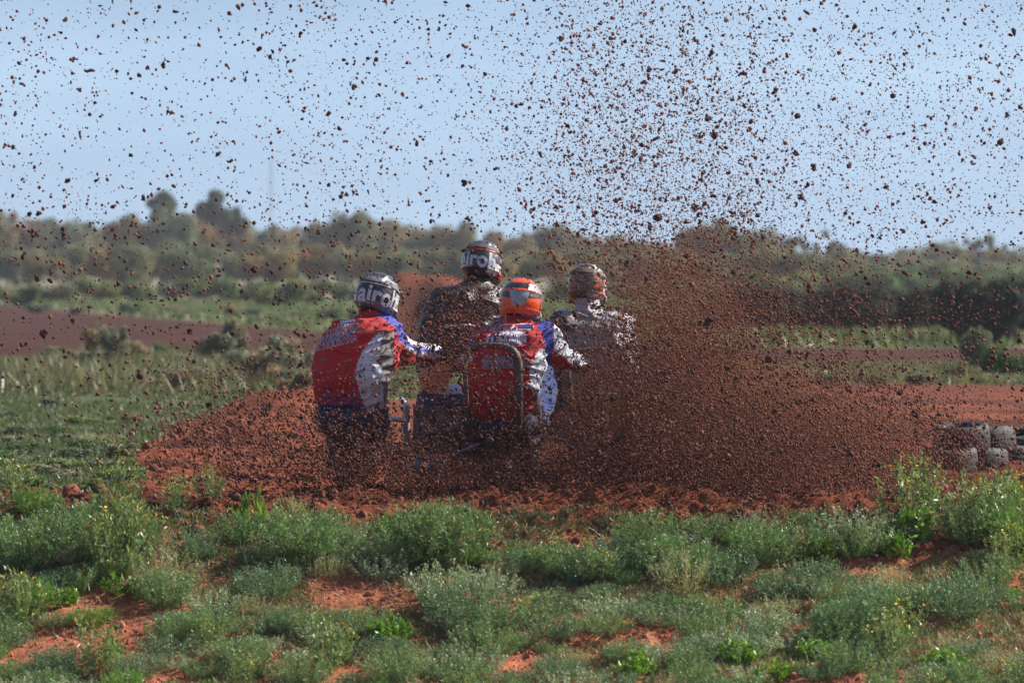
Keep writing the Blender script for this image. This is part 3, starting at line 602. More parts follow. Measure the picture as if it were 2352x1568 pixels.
# ------------------------------------------------------------------ implicit surfaces for figures
def sd_cap(p, a, b, ra, rb):
    a = np.asarray(a); b = np.asarray(b); ab = b - a; t = np.clip(((p - a) @ ab) / (ab @ ab + 1e-12), 0, 1)
    return np.linalg.norm(p - a - t[..., None] * ab, axis=-1) - (ra + (rb - ra) * t)
def sd_ell(p, c, r, M=None):
    q_ = p - np.asarray(c)
    if M is not None: q_ = q_ @ M
    r = np.asarray(r); k0 = np.linalg.norm(q_ / r, axis=-1); k1 = np.linalg.norm(q_ / r ** 2, axis=-1) + 1e-9
    return k0 * (k0 - 1) / k1
def smin(a, b, k):
    h = np.clip(.5 + .5 * (b - a) / k, 0, 1); return b * (1 - h) + a * h - k * h * (1 - h)
def surface(fn, lo, hi, res):
    lo = np.asarray(lo, float); hi = np.asarray(hi, float); n = np.ceil((hi - lo) / res).astype(int) + 1
    ax = [lo[i] + res * np.arange(n[i]) for i in range(3)]
    G = np.stack(np.meshgrid(*ax, indexing='ij'), -1); f = fn(G)
    f[0], f[-1], f[:, 0], f[:, -1], f[:, :, 0], f[:, :, -1] = 1, 1, 1, 1, 1, 1
    ins = f < 0
    cs = np.zeros(tuple(n - 1), int)
    for dx in (0, 1):
        for dy in (0, 1):
            for dz in (0, 1): cs += ins[dx:n[0] - 1 + dx, dy:n[1] - 1 + dy, dz:n[2] - 1 + dz]
    act = (cs > 0) & (cs < 8); ids = -np.ones(act.shape, int); I = np.argwhere(act); ids[act] = np.arange(len(I))
    acc = np.zeros((len(I), 3)); cnt = np.zeros(len(I))
    cor = [(a, b, c) for a in (0, 1) for b in (0, 1) for c in (0, 1)]
    for a in cor:
        for k in range(3):
            if a[k]: continue
            b = list(a); b[k] = 1
            fa = f[I[:, 0] + a[0], I[:, 1] + a[1], I[:, 2] + a[2]]; fb = f[I[:, 0] + b[0], I[:, 1] + b[1], I[:, 2] + b[2]]
            m = (fa < 0) != (fb < 0); t = np.where(m, fa / (fa - fb + 1e-12), 0)
            pt = np.tile(np.array(a, float), (len(I), 1)); pt[:, k] += t
            acc[m] += pt[m]; cnt[m] += 1
    V = lo + res * (I + acc / cnt[:, None])
    Q = []
    for k in range(3):
        i, j = [(1, 2), (2, 0), (0, 1)][k]
        sl0 = [slice(1, -1)] * 3; sl1 = [slice(1, -1)] * 3; sl0[k] = slice(0, -1); sl1[k] = slice(1, None)
        A = ins[tuple(sl0)]; B = ins[tuple(sl1)]
        E = np.argwhere(A != B); E2 = E.copy()
        for q_ in range(3):
            if q_ != k: E2[:, q_] += 1
        def cell(di, dj):
            c_ = E2.copy(); c_[:, i] -= di; c_[:, j] -= dj; return ids[c_[:, 0], c_[:, 1], c_[:, 2]]
        qd = np.stack([cell(1, 1), cell(0, 1), cell(0, 0), cell(1, 0)], 1)
        flip = ~A[E[:, 0], E[:, 1], E[:, 2]]; qd[flip] = qd[flip][:, ::-1]; Q.append(qd)
    Q = np.concatenate(Q); return V, Q[(Q >= 0).all(1)]
def blob(prims, k=.04, wr=0.0, wscale=(9, 9, 22), seed=1, cut=None, k2=None):
    def fn(p):
        d_ = None
        for pr in prims:
            if pr[0] == 'c': x_ = sd_cap(p, pr[1], pr[2], pr[3], pr[4])
            else: x_ = sd_ell(p, pr[1], pr[2], np.array(Euler(pr[3]).to_matrix()) if len(pr) > 3 else None)
            d_ = x_ if d_ is None else smin(d_, x_, k)
        if wr:
            q_ = p * np.array(wscale); wz = vn3(p * 5 + 3, seed) * 2.5
            n1 = 1 - np.abs(2 * vn3(q_ + wz[..., None], seed + 1) - 1); n2 = vn3(q_ * 2.3 + 7, seed + 2)
            d_ = d_ - wr * (n1 ** 2 - .35) - wr * .4 * (n2 - .5)
        if cut is not None: d_ = np.maximum(d_, cut(p))
        return d_
    lo = np.full(3, 1e9); hi = -lo
    for pr in prims:
        if pr[0] == 'c':
            for a, r_ in ((pr[1], pr[3]), (pr[2], pr[4])): lo = np.minimum(lo, np.asarray(a) - r_); hi = np.maximum(hi, np.asarray(a) + r_)
        else: m_ = max(pr[2]); lo = np.minimum(lo, np.asarray(pr[1]) - m_); hi = np.maximum(hi, np.asarray(pr[1]) + m_)
    return fn, lo - .04, hi + .04
def blob_obj(name, prims, res, mat, colf=None, parent=None, **kw):
    fn, lo, hi = blob(prims, **kw); V, F = surface(fn, lo, hi, res)
    col = colf(V) if colf is not None else None
    o = mesh_obj(name, V, F, [mat], col=col, smooth=True, parent=parent); return o

# ------------------------------------------------------------------ text wrapped on a surface
def text_mesh(body, size, shear=0, offset=0.0, xs=1.0):
    cu = bpy.data.curves.new('lettering', 'FONT'); cu.body = body; cu.size = size; cu.align_x = 'CENTER'; cu.align_y = 'CENTER'; cu.shear = shear; cu.offset = offset; cu.resolution_u = 4
    o = bpy.data.objects.new('lettering', cu); COL.objects.link(o); bpy.context.view_layer.update()
    me = bpy.data.meshes.new_from_object(o.evaluated_get(bpy.context.evaluated_depsgraph_get())); bpy.data.objects.remove(o)
    bm = bmesh.new(); bm.from_mesh(me); bmesh.ops.triangulate(bm, faces=bm.faces[:])
    for _ in range(2):
        le = [e for e in bm.edges if e.calc_length() > size * .35]
        if not le: break
        bmesh.ops.subdivide_edges(bm, edges=le, cuts=1); bmesh.ops.triangulate(bm, faces=bm.faces[:])
    bm.verts.index_update()
    v = np.array([q_.co[:] for q_ in bm.verts]); f = np.array([[q_.index for q_ in fc.verts] for fc in bm.faces]); bm.free()
    v[:, 0] *= xs; return v, f
def project_back(v2, f, tree, origin, rot, off):
    """lay 2-D shapes on a garment: along +Y from behind. origin (x,z), rot in degrees in the X-Z plane"""
    c_, s_ = math.cos(R(rot)), math.sin(R(rot)); out = []
    for x_, z_ in v2[:, :2]:
        X_ = origin[0] + x_ * c_ - z_ * s_; Z_ = origin[1] + x_ * s_ + z_ * c_
        hit = tree.ray_cast(Vector((X_, -2, Z_)), Vector((0, 1, 0)))
        if hit[0] is None: out.append(None)
        else:
            nrm = hit[1] if hit[1].y < 0 else -hit[1]
            out.append(hit[0] + nrm * off)
    ok = np.array([o_ is not None for o_ in out]); f = f[ok[f].all(1)]
    vv = np.array([o_[:] if o_ is not None else (0, 0, 0) for o_ in out])
    if len(f):   # drop triangles that jump across a fold
        e = np.max(np.linalg.norm(vv[f] - vv[np.roll(f, 1, 1)], axis=2), axis=1); e2 = np.max(np.linalg.norm((v2[f] - v2[np.roll(f, 1, 1)])[:, :, :2], axis=2), axis=1)
        f = f[e < e2 * 3 + .01]
    us = np.unique(f); mp_ = -np.ones(len(vv), int); mp_[us] = np.arange(len(us)); return vv[us], mp_[f]
def wrap_round(v2, f, tree, zc, R_, off, ang0=0, rot=0, cen=(0, 0, 0)):
    c_, s_ = math.cos(R(rot)), math.sin(R(rot)); out = []
    for x_, z_ in v2[:, :2]:
        a_ = R(ang0) + (x_ * c_ - z_ * s_) / R_; Z_ = zc + x_ * s_ + z_ * c_
        o_ = Vector((math.sin(a_) * .5 + cen[0], -math.cos(a_) * .5 + cen[1], Z_ + cen[2])); d_ = Vector((-math.sin(a_), math.cos(a_), 0))
        hit = tree.ray_cast(o_, d_); out.append(hit[0] + (hit[1] if hit[1].dot(d_) < 0 else -hit[1]) * off if hit[0] is not None else Vector((0, 0, 0)))
    return np.array([o_[:] for o_ in out]), f
def bvh(o): 
    me = o.data; return BVHTree.FromPolygons([v_.co[:] for v_ in me.vertices], [p_.vertices[:] for p_ in me.polygons])
M_TXW = plain('white_print', (.62, .64, .80), .6, bump=0, mud=.12); M_TXB = plain('navy_print', (.02, .03, .17), .6, bump=0, mud=.12); M_TXR = plain('red_print', (.33, .008, .03), .6, bump=0, mud=.1)
M_HW = plain('white_decal', (.52, .54, .62), .35, bump=0, mud=.2)

# ------------------------------------------------------------------ helmet
def helmet(parent, loc, rot, scheme, mud):
    """local frame: x right, y forward, z up"""
    base = dict(white=(.72, .72, .74), black=(.018, .019, .022), grey=(.16, .17, .20), red=(.62, .02, .015), orange=(.85, .085, .012), dk=(.03, .03, .035), pink=(.75, .10, .14), silver=(.34, .36, .42), brown=(.12, .07, .05))
    cc = {k: np.array(v) for k, v in base.items()}
    def colf(V):
        x, y, z = V.T; th = np.degrees(np.arctan2(x, -y))      # 0 = straight back
        c_ = np.zeros((len(V), 3)) + cc['dk']
        wob = vn3(V * 60, 5) - .5
        if scheme == 'silver':
            c_[:] = cc['black']; c_[(z > .05) & (z < .075)] = cc['grey'] * .5; m = (z < -.062); c_[m] = cc['grey'] * .6
            m = (z > .088); c_[m] = cc['dk']; m = (z > .035) & (z < .042) | (z > .075) & (z < .08); c_[m] = cc['white'] * .7
            m = (np.abs(th - 95) < 20) & (z < .02) & (z > -.07); c_[m] = cc['white']
        elif scheme == 'redwhite':
            c_[:] = cc['black']; m = (z > .03) & (z < .05) & (np.abs(th) < 60); c_[m] = cc['red'] * .7
            m = (th > 30) & (z > .045) & (z < .1) & (((th + z * 700) % 60) < 38); c_[m] = cc['white']
            m = (th > 55) & (z > .0) & (z < .05) & (((th - z * 900) % 70) < 30); c_[m] = cc['pink']
            m = (th > 30) & (z < -.03); c_[m] = cc['white']; m = (th > 80) & (z < -.06); c_[m] = cc['red']
            m = (x * x + (y - .02) ** 2 < .0011) & (z > .1); c_[m] = cc['pink']
        elif scheme == 'orange':
            c_[:] = cc['orange']
            m = (z > .045) & (z < .085) & (np.abs(th) < 75); c_[m] = cc['dk']
            m = (z > .038) & (z < .048); c_[m] = cc['orange']
            m = (z > -.02) & (z <= .032) & (np.abs(th) > 14 - z * 60) & (z > -.02 + .0004 * np.abs(th)); c_[m] = cc['dk']
            m = (np.abs(th) < 24 - (0.03 - z) * 150) & (z > -.055) & (z <= .034); c_[m] = cc['silver']
            m = (th > 38) & (th < 75) & (z > .035) & (z < .085); c_[m] = cc['silver'] * (.6 + .8 * (wob[m, None] + .5))
            m = (th > 62) & (th < 72) & (z < .03); c_[m] = cc['dk']; m = (th > 95) & (z < .06); c_[m] = cc['white']
            hx = ((th * .0022) % .011 - .0055) ** 2 + ((z + .0035 * (np.floor(th * .2) % 2)) % .011 - .0055) ** 2
            m = (np.abs(np.abs(th) - 42) < 12) & (np.abs(z + .045) < .02) & (hx < 7e-6); c_[m] = cc['black']
        else:
            c_[:] = cc['brown'] * .6; m = (z > .035) & (z < .05) & (th < 10); c_[m] = cc['dk']; m = (np.abs(th + 30) < 14) & (np.abs(z - .0) < .03) & (wob > .0); c_[m] = cc['orange'] * .4; m = (th > 10) & (z > .05) & (((th + z * 500) % 40) < 20); c_[m] = cc['white'] * .8
            m = (th > 25) & (((th - z * 700) % 46) < 15) & (z < .05); c_[m] = cc['orange'] * .7
            m = (th > 60) & (z < 0) & (((th + z * 600) % 30) < 12); c_[m] = cc['white']
        m = z < -.098; c_[m] = cc['black']
        return c_
    prims_shell = [('e', (0, -.01, .0), (.124, .150, .130)), ('e', (0, -.025, -.04), (.118, .132, .095)), ('c', (-.085, .06, -.09), (-.035, .185, -.105), .038, .03), ('c', (.085, .06, -.09), (.035, .185, -.105), .038, .03), ('c', (-.035, .185, -.105), (.035, .185, -.105), .03, .03)]
    def cut(p):
        eye = -sd_ell(p, (0, .19, .0), (.085, .12, .055)); neck = -sd_ell(p, (0, -.025, -.165), (.088, .115, .088)); return np.maximum(eye, neck)
    e = bpy.data.objects.new('helmet', None); 
    fn, lo, hi = blob(prims_shell, k=.03, cut=cut)
    def fn2(p):
        d_ = fn(p); x, y, z = p[..., 0], p[..., 1], p[..., 2]
        # raised crown ridges and the rear spoiler lip
        d_ = d_ - .0045 * np.exp(-((z - .036 - .04 * np.abs(x)) / .006) ** 2) * (y < .09) - .004 * np.exp(-((np.abs(x) - .05) / .008) ** 2) * (z > .04)
        d_ = d_ - .006 * np.exp(-((z + .075 + .25 * np.abs(x) * 0) / .008) ** 2) * (y < .05)
        return d_
    V, F = surface(fn2, lo, hi, .0042)
    m = painted('helmet_shell_' + scheme, .28, mud, .25, coat=.6, weave=200)
    o = mesh_obj('helmet', V, F, [m], col=colf(V), smooth=True, parent=parent); o.location = loc; o.rotation_euler = rot
    # peak
    mb = MB(); n = 15; vs = []
    for j, (yy, zz, hw) in enumerate(((.055, .119, .05), (.10, .117, .085), (.18, .108, .095), (.25, .093, .075), (.262, .088, .06))):
        for i in range(n):
            t = i / (n - 1) * 2 - 1; vs.append([t * hw, yy - .02 * t * t, zz - .05 * t * t])
    vs = np.array(vs); idx_ = np.arange(5 * n).reshape(5, n); q_ = np.stack([idx_[:-1, :-1], idx_[:-1, 1:], idx_[1:, 1:], idx_[1:, :-1]], -1).reshape(-1, 4)
    mb.add(vs, q_); mb.add(vs - [0, 0, .004], q_[:, ::-1]); 
    rim = np.concatenate([idx_[0], idx_[1:, -1], idx_[-1, ::-1][1:], idx_[::-1, 0][1:-1]]); k_ = len(rim); vv = np.concatenate([vs[rim], vs[rim] - [0, 0, .004]]); i_ = np.arange(k_); j_ = (i_ + 1) % k_
    mb.add(vv, np.stack([i_, i_ + k_, j_ + k_, j_], 1))
    pc = {'orange': base['orange'], 'silver': (.05, .05, .06), 'redwhite': (.5, .5, .52), 'muddy': base['brown']}[scheme]
    pk = mb.build('peak', plain('peak_' + scheme, pc, .4, mud=mud), o)
    # goggle strap round the back, goggles in front
    th = np.linspace(R(-120), R(120), 60); mb = MB(); tr = bvh(o); rows = []
    for dz in (-.021, -.019, .019, .021):
        row = []
        for a_ in th:
            z_ = .046 + dz * .8 + .022 * math.cos(a_)
            h_ = tr.ray_cast(Vector((math.sin(a_) * .5, -math.cos(a_) * .5, z_ + .0)), Vector((-math.sin(a_), math.cos(a_), 0)))
            p_ = h_[0] if h_[0] is not None else Vector((math.sin(a_) * .12, -math.cos(a_) * .15, z_))
            row.append(p_ + Vector((math.sin(a_), -math.cos(a_), 0)) * (.005 if abs(dz) < .02 else .001))
        rows.append(row)
    vs = np.array([[p_[:] for p_ in r_] for r_ in rows]).reshape(-1, 3); idx_ = np.arange(4 * 60).reshape(4, 60)
    mb.add(vs, np.stack([idx_[:-1, :-1], idx_[:-1, 1:], idx_[1:, 1:], idx_[1:, :-1]], -1).reshape(-1, 4))
    sc_ = {'orange': (.05, .05, .055), 'silver': (.11, .11, .14), 'redwhite': (.05, .05, .05), 'muddy': (.10, .07, .06)}[scheme]
    if scheme != 'orange': 
        st_ = mb.build('goggle_strap', plain('strap_' + scheme, sc_, .7, mud=mud), o); pass
    gg = blob_obj('goggles', [('e', (0, .118, .0), (.078, .035, .042))], .006, plain('goggle_frame_' + scheme, (.05, .05, .05), .3), parent=o)
    # rear lettering
    if scheme in ('silver', 'redwhite'):
        v2, f2 = text_mesh('airoh', .142 if scheme == 'silver' else .130, 0, 0.004, .78); v2[:, 1] *= 1.08
        vv, ff = wrap_round(v2, f2, tr, -.030, .125, .0024, 28 if scheme == 'silver' else 2)
        mesh_obj('lettering', vv, ff, [M_HW], parent=o)
    if scheme == 'silver':
        v2, f2 = text_mesh('IIF', .026, .3, .0008)
        vv, ff = wrap_round(v2, f2, tr, .064, .125, .007, 24); mesh_obj('lettering', vv, ff, [M_HW], parent=o)
    return o

# ------------------------------------------------------------------ gloves and boots
def glove(parent, wrist, hand_dir, palm_dir, mat, flip=1):
    """closed round a bar: palm faces palm_dir, fingers curl back under"""
    f_ = np.array(hand_dir, float); f_ /= np.linalg.norm(f_); p_ = np.array(palm_dir, float); p_ -= f_ * (p_ @ f_); p_ /= np.linalg.norm(p_); s_ = np.cross(f_, p_)
    w_ = np.array(wrist, float); T = lambda a, b, c: w_ + f_ * a + p_ * b + s_ * c
    pr = [('c', T(-.05, 0, 0), T(.0, 0, 0), .036, .033), ('c', T(.02, 0, -.026), T(.085, 0, -.028), .021, .018), ('c', T(.02, 0, 0), T(.092, 0, 0), .023, .019), ('c', T(.02, 0, .024), T(.085, 0, .026), .021, .017)]
    a = blob(pr, k=.015)
    fing = []
    for i, (o_, ln) in enumerate(((-.034, .9), (-.011, 1.0), (.012, .95), (.034, .78))):
        r_ = .0112 - .0008 * i
        fing += [('c', T(.09, .002, o_), T(.09 + .03 * ln, .016, o_ * 1.02), r_, r_), ('c', T(.09 + .03 * ln, .016, o_ * 1.02), T(.105 + .01 * ln, .045, o_ * 1.02), r_, r_ * .95), ('c', T(.105 + .01 * ln, .045, o_ * 1.02), T(.08, .052, o_), r_ * .95, r_ * .85)]
    fing += [('c', T(.02, .008, -.032 * flip), T(.055, .03, -.052 * flip), .015, .013), ('c', T(.055, .03, -.052 * flip), T(.085, .045, -.04 * flip), .013, .011)]
    fb = blob(fing, k=.004)
    fn = lambda p: smin(a[0](p), fb[0](p), .008)
    V, F = surface(fn, np.minimum(a[1], fb[1]), np.maximum(a[2], fb[2]), .0045)
    return mesh_obj('glove', V, F, [mat], smooth=True, parent=parent)

# ------------------------------------------------------------------ riders
def mixc(a, b, t): return a * (1 - t[:, None]) + b * t[:, None]
def rider(name, J, jersey_col, jersey_mat, pants_mat, pants_col, helmet_args, label, glove_col, boots_col=(.05, .05, .05), wr=.006, seed=1, res=.0085, widths=1.0, lw=1.0, hipw=1.0):
    """J: joints in world metres. All meshes share the pelvis origin."""
    O = J['pelvis'].copy(); j = {k: v - O for k, v in J.items()}
    W = widths
    skin = plain('skin', (.45, .26, .18), .6)
    body = []
    ch, nk, hd = j['chest'], j['neck'], j['head']
    body += [('c', j['pelvis'], j['spine'], .085, .085), ('c', j['spine'], ch, .085, .09), ('c', ch, nk, .075, .055), ('c', nk, hd, .055, .06), ('e', hd + [0, .01, .01], (.072, .09, .11)), ('c', hd + [0, .09, .0], hd + [0, .105, -.02], .012, .014)]
    for s_ in 'LR':
        body += [('c', ch, j['sh' + s_], .07, .05), ('c', j['sh' + s_], j['el' + s_], .045, .036), ('c', j['el' + s_], j['ha' + s_], .038, .026),
                 ('c', j['pelvis'], j['hip' + s_], .1, .085), ('c', j['hip' + s_], j['kn' + s_], .08, .052), ('c', j['kn' + s_], j['an' + s_], .052, .036), ('c', j['an' + s_], j['to' + s_], .036, .028)]
    o = blob_obj('person', body, .014, skin, k=.03); o.location = O
    tag(o, label, 'person')
    # jersey
    sh = (j['shL'] + j['shR']) / 2; mid = (ch + j['spine']) / 2; sx = np.array([1., 0, 0])
    pr = []
    for t, wd, r_ in ((0.0, .085 * hipw, .125 * (hipw * .5 + .5)), (.5, .105 * (hipw * .5 + .5), .13), (1., .12, .135)):
        c_ = j['pelvis'] * (1 - t) + j['spine'] * t + (np.array([0, 0, .03]) if t == 0 else 0); pr.append(('c', c_ - sx * wd * W, c_ + sx * wd * W, r_ * min(1, W + .08), r_ * min(1, W + .08)))
    for t, wd, r_ in ((.5, .125, .135), (1., .12, .125)):
        c_ = j['spine'] * (1 - t) + ch * t; pr.append(('c', c_ - sx * wd * W, c_ + sx * wd * W, r_, r_))
    pr += [('c', ch, nk, .12, .075), ('c', j['shL'], j['shR'], .085, .085), ('c', j['shL'], ch, .09, .12), ('c', j['shR'], ch, .09, .12)]
    for s_ in 'LR': pr += [('c', j['sh' + s_], j['el' + s_], .082, .064), ('c', j['el' + s_], j['ha' + s_] * .93 + j['el' + s_] * .07, .062, .042)]
    def cut(p): return np.maximum(j['pelvis'][2] - .0 - p[..., 2], -sd_ell(p, nk + [0, .03, .05], (.062, .062, .05)))
    jer = blob_obj('jersey', pr, res, jersey_mat, lambda V: jersey_col(V + O, V, j), o, k=.035, wr=wr, seed=seed, cut=cut)
    # trousers
    pp = [('c', j['pelvis'] + [-.07 * lw, 0, .02], j['pelvis'] + [.07 * lw, 0, .02], .13 * lw, .13 * lw)]
    for s_ in 'LR': pp += [('c', j['hip' + s_], j['kn' + s_], .108 * lw, .078 * lw), ('c', j['kn' + s_], j['kn' + s_] * .35 + j['an' + s_] * .65, .075 * lw, .066 * lw), ('c', j['pelvis'], j['hip' + s_], .13 * lw, .11 * lw)]
    tr = blob_obj('trousers', pp, .012, pants_mat, pants_col and (lambda V: pants_col(V + O, V, j)), o, k=.04, wr=.007, seed=seed + 9)
    gm = plain('glove_' + name, glove_col, .7, mud=.6); bmx = plain('boot_' + name, boots_col, .5, mud=.8)
    for s_, fl in (('L', 1), ('R', -1)):
        d_ = j['ha' + s_] - j['el' + s_]; glove(o, j['ha' + s_] - d_ / np.linalg.norm(d_) * .01, d_ / np.linalg.norm(d_) + np.array([0, .25, 0]), (0, .15, -1), gm, fl)
        k_, a_, t_ = j['kn' + s_], j['an' + s_], j['to' + s_]
        blob_obj('boot', [('c', k_ * .4 + a_ * .6, a_, .062, .05), ('c', a_ + [0, -.03, -.02], t_, .048, .042), ('c', a_ + [0, -.04, -.06], t_ + [0, .02, -.03], .035, .03)], .008, bmx, None, o, k=.02)
    h_ = helmet(o, Vector(hd), helmet_args[1], helmet_args[0], helmet_args[2])
    return o, jer
def joints(u2, y, dx=0):
    """u2: dict name -> (u, v, dy)"""
    return {k: P(a[0] + dx, a[1], y) * [1, 0, 1] + [0, y + a[2], 0] for k, a in u2.items()}
RED = np.array([.47, .011, .020]); BLUE = np.array([.045, .07, .46]); WHT = np.array([.62, .65, .76]); NAVY = np.array([.02, .035, .13]); GRY = np.array([.18, .17, .18])
def uv_of(Vw, y): return Vw[:, 0] / y * FPX + 1176, VH + (H - Vw[:, 2]) / y * FPX

# --- A: passenger of the near outfit
YA = 33.0
JA = joints({'pelvis': (808, 945, 0), 'spine': (806, 862, -.10), 'chest': (832, 782, -.02), 'neck': (862, 726, .08), 'head': (868, 678, .12),
             'shR': (888, 768, .03), 'elR': (930, 812, .12), 'haR': (1002, 812, .22), 'shL': (786, 785, .05), 'elL': (770, 850, .32), 'haL': (850, 880, .5),
             'hipL': (775, 960, .03), 'hipR': (845, 960, .03), 'knL': (760, 960, .45), 'knR': (860, 965, .45), 'anL': (785, 1060, .30), 'anR': (850, 1060, .30), 'toL': (780, 1072, .48), 'toR': (850, 1072, .48)}, YA)
def poly_x(v, pts):
    pv = np.array([p_[0] for p_ in pts], float); pu = np.array([p_[1] for p_ in pts], float); return np.interp(v, pv, pu)
def colA(Vw, V, j):
    u, v = uv_of(Vw, YA); c_ = np.zeros((len(V), 3)) + RED
    l = poly_x(v, [(700, 905), (755, 880), (775, 858), (800, 838), (830, 824), (860, 818), (900, 828), (940, 842)])
    body = (u > l) & (u < 905) & (v > 762); c_[body] = WHT
    gp = body & (u > poly_x(v, [(700, 900), (800, 872), (850, 878), (940, 884)])); c_[gp] = GRY
    dl = np.linalg.norm(np.cross(V - j['shR'], j['elR'] - j['shR']), axis=1)
    arm_u = sd_cap(V, j['shR'] + (j['elR'] - j['shR']) * .05, j['elR'], .088, .07) < .02
    arm_f = sd_cap(V, j['elR'], j['haR'], .072, .055) < .02
    dsh = np.linalg.norm(V - j['shR'], axis=1)
    top = v < poly_x(u, [(870, 800), (900, 800), (960, 812), (1015, 822)]) if False else None
    edge = np.interp(u, [860, 900, 930, 960, 1015], [760, 776, 800, 818, 826])
    c_[arm_u | arm_f] = RED * .9
    m = (arm_u | arm_f) & (v < edge) & (u > 905); c_[m] = WHT
    m = (dsh < .125) & (u > 862 - 12 * (v - 760) / 60) & (v < 800) & (v < edge + 20); c_[m] = BLUE
    m = (arm_u | arm_f) & (v < edge) & (np.abs(v - edge + 14) < 4) & (u > 925); c_[m] = BLUE
    m = (v > 882) & (v < 935) & (u > 740) & (u < l) & ((u + 3 * np.sin(v * .3)) % 14 < 5) & (v > 884 + 40 * np.abs(np.sin(u * .05)) * .5); c_[m] = BLUE * .8
    m = (v > 926) & (u < l); c_[m] = NAVY
    m = np.abs(v - poly_x(u, [(780, 745), (850, 735), (900, 745)])) < 0; c_[m] = WHT
    return c_
def colPA(Vw, V, j): return np.zeros((len(V), 3)) + np.array([.02, .045, .14])
MJ = painted('muddy_jersey', .75, .31, .3); MJ2 = painted('muddy_jersey_driver', .75, .28, .3)
A, jerA = rider('a', JA, colA, MJ, painted('muddy_trousers', .7, .62, .5), colPA, ('silver', (R(-14), R(9), R(-20)), .28), 'person in red, blue and white jersey and silver helmet crouching on the near outfit', (.04, .04, .05), wr=.019, seed=3, widths=.84)
# --- B: driver of the near outfit
YB = 33.05
JB = joints({'pelvis': (1150, 965, 0), 'spine': (1152, 885, -.08), 'chest': (1165, 800, 0), 'neck': (1190, 742, .10), 'head': (1197, 690, .16),
             'shR': (1250, 780, .06), 'elR': (1292, 822, .22), 'haR': (1334, 836, .46), 'shL': (1120, 790, .06), 'elL': (1085, 838, .30), 'haL': (1062, 838, .52),
             'hipL': (1118, 975, .03), 'hipR': (1182, 975, .03), 'knL': (1090, 970, .45), 'knR': (1225, 965, .45), 'anL': (1100, 1075, .28), 'anR': (1215, 1075, .28), 'toL': (1098, 1088, .45), 'toR': (1215, 1088, .45)}, YB)
def colB(Vw, V, j):
    u, v = uv_of(Vw, YB); c_ = np.zeros((len(V), 3)) + RED
    l = poly_x(v, [(700, 1300), (800, 1240), (830, 1222), (850, 1216), (880, 1214), (905, 1225), (925, 1300)]); m = (u > l) & (v > 800) & (v < 925); c_[m] = WHT
    dsh = np.linalg.norm(V - j['shR'], axis=1); arm = (sd_cap(V, j['shR'], j['elR'], .09, .08) < .03) | (sd_cap(V, j['elR'], j['haR'], .08, .06) < .02)
    s_ = (u - 1237) * .6 + (v - 770) * .0
    m = (arm & (u > 1237 - (v - 740) * .05)); c_[m] = BLUE
    e2 = np.interp(u, [1255, 1280, 1300, 1335], [770, 795, 808, 836])
    m = arm & (u > 1272) & (v < e2 + 16); c_[m] = WHT
    m = arm & (u > 1265) & (v > e2 + 18); c_[m] = RED
    m = (u < 1090) & (v > 740) & (v < 800); c_[m] = BLUE * .7
    m = (u < 1085) & (v > 815) & (v < 830); c_[m] = WHT
    m = (v > 962); c_[m] = NAVY
    return c_
B, jerB = rider('b', JB, colB, MJ2, painted('muddy_trousers_driver', .7, .6, .5), colPA, ('orange', (R(-10), R(4), R(-6)), .22), 'person in red and blue jersey and bright orange helmet driving the near outfit', (.04, .04, .05), wr=.018, seed=13, widths=.85, hipw=.45, lw=.85)
# --- C: passenger of the far outfit
YC = 36.0
JC = joints({'pelvis': (1016, 828, 0), 'spine': (1050, 775, -.12), 'chest': (1068, 705, -.08), 'neck': (1098, 650, .04), 'head': (1108, 600, .08),
             'shR': (1122, 690, .05), 'elR': (1150, 760, .2), 'haR': (1140, 820, .4), 'shL': (1020, 700, .0), 'elL': (1010, 775, .05), 'haL': (1060, 830, .35),
             'hipL': (990, 852, .02), 'hipR': (1008, 852, .10), 'knL': (984, 925, .16), 'knR': (1002, 925, .30), 'anL': (990, 1010, .0), 'anR': (1014, 1010, .16), 'toL': (990, 1022, .2), 'toR': (1028, 1022, .22)}, YC)
def colC(Vw, V, j):
    c_ = np.zeros((len(V), 3)) + np.array([.020, .019, .022]); n_ = vn3(V * 20, 4); return c_ * (.6 + .8 * n_[:, None])
M_JK = painted('wet_black_jacket', .38, .26, .6, weave=60); M_JG = painted('grey_rain_jacket', .42, .20, .6, weave=60)
C_, jerC = rider('c', JC, colC, M_JK, painted('muddy_over_trousers', .6, .85, .7), lambda Vw, V, j: np.zeros((len(V), 3)) + [.04, .03, .03], ('redwhite', (R(-16), R(4), R(-14)), .34), 'person in a wet black jacket and red-white helmet, standing on the far outfit', (.04, .03, .03), wr=.024, seed=23, widths=.98, hipw=.3, lw=.68)
# --- D: driver of the far outfit
YD = 36.5
JD = joints({'pelvis': (1375, 920, 0), 'spine': (1368, 845, -.08), 'chest': (1358, 765, 0), 'neck': (1350, 702, .08), 'head': (1350, 652, .14),
             'shR': (1424, 752, .05), 'elR': (1450, 822, .12), 'haR': (1445, 868, .45), 'shL': (1292, 752, .05), 'elL': (1262, 800, .3), 'haL': (1250, 850, .5),
             'hipL': (1345, 930, .02), 'hipR': (1400, 930, .02), 'knL': (1320, 925, .42), 'knR': (1430, 925, .42), 'anL': (1325, 1020, .25), 'anR': (1430, 1020, .25), 'toL': (1325, 1030, .42), 'toR': (1430, 1030, .42)}, YD)
def colD(Vw, V, j):
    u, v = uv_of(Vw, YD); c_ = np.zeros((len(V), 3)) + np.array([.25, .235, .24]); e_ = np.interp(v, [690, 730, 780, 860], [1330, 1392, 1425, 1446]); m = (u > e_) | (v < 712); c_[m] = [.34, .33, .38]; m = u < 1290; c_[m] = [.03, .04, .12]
    n_ = vn3(V * 14, 6); return c_ * (.75 + .5 * n_[:, None])
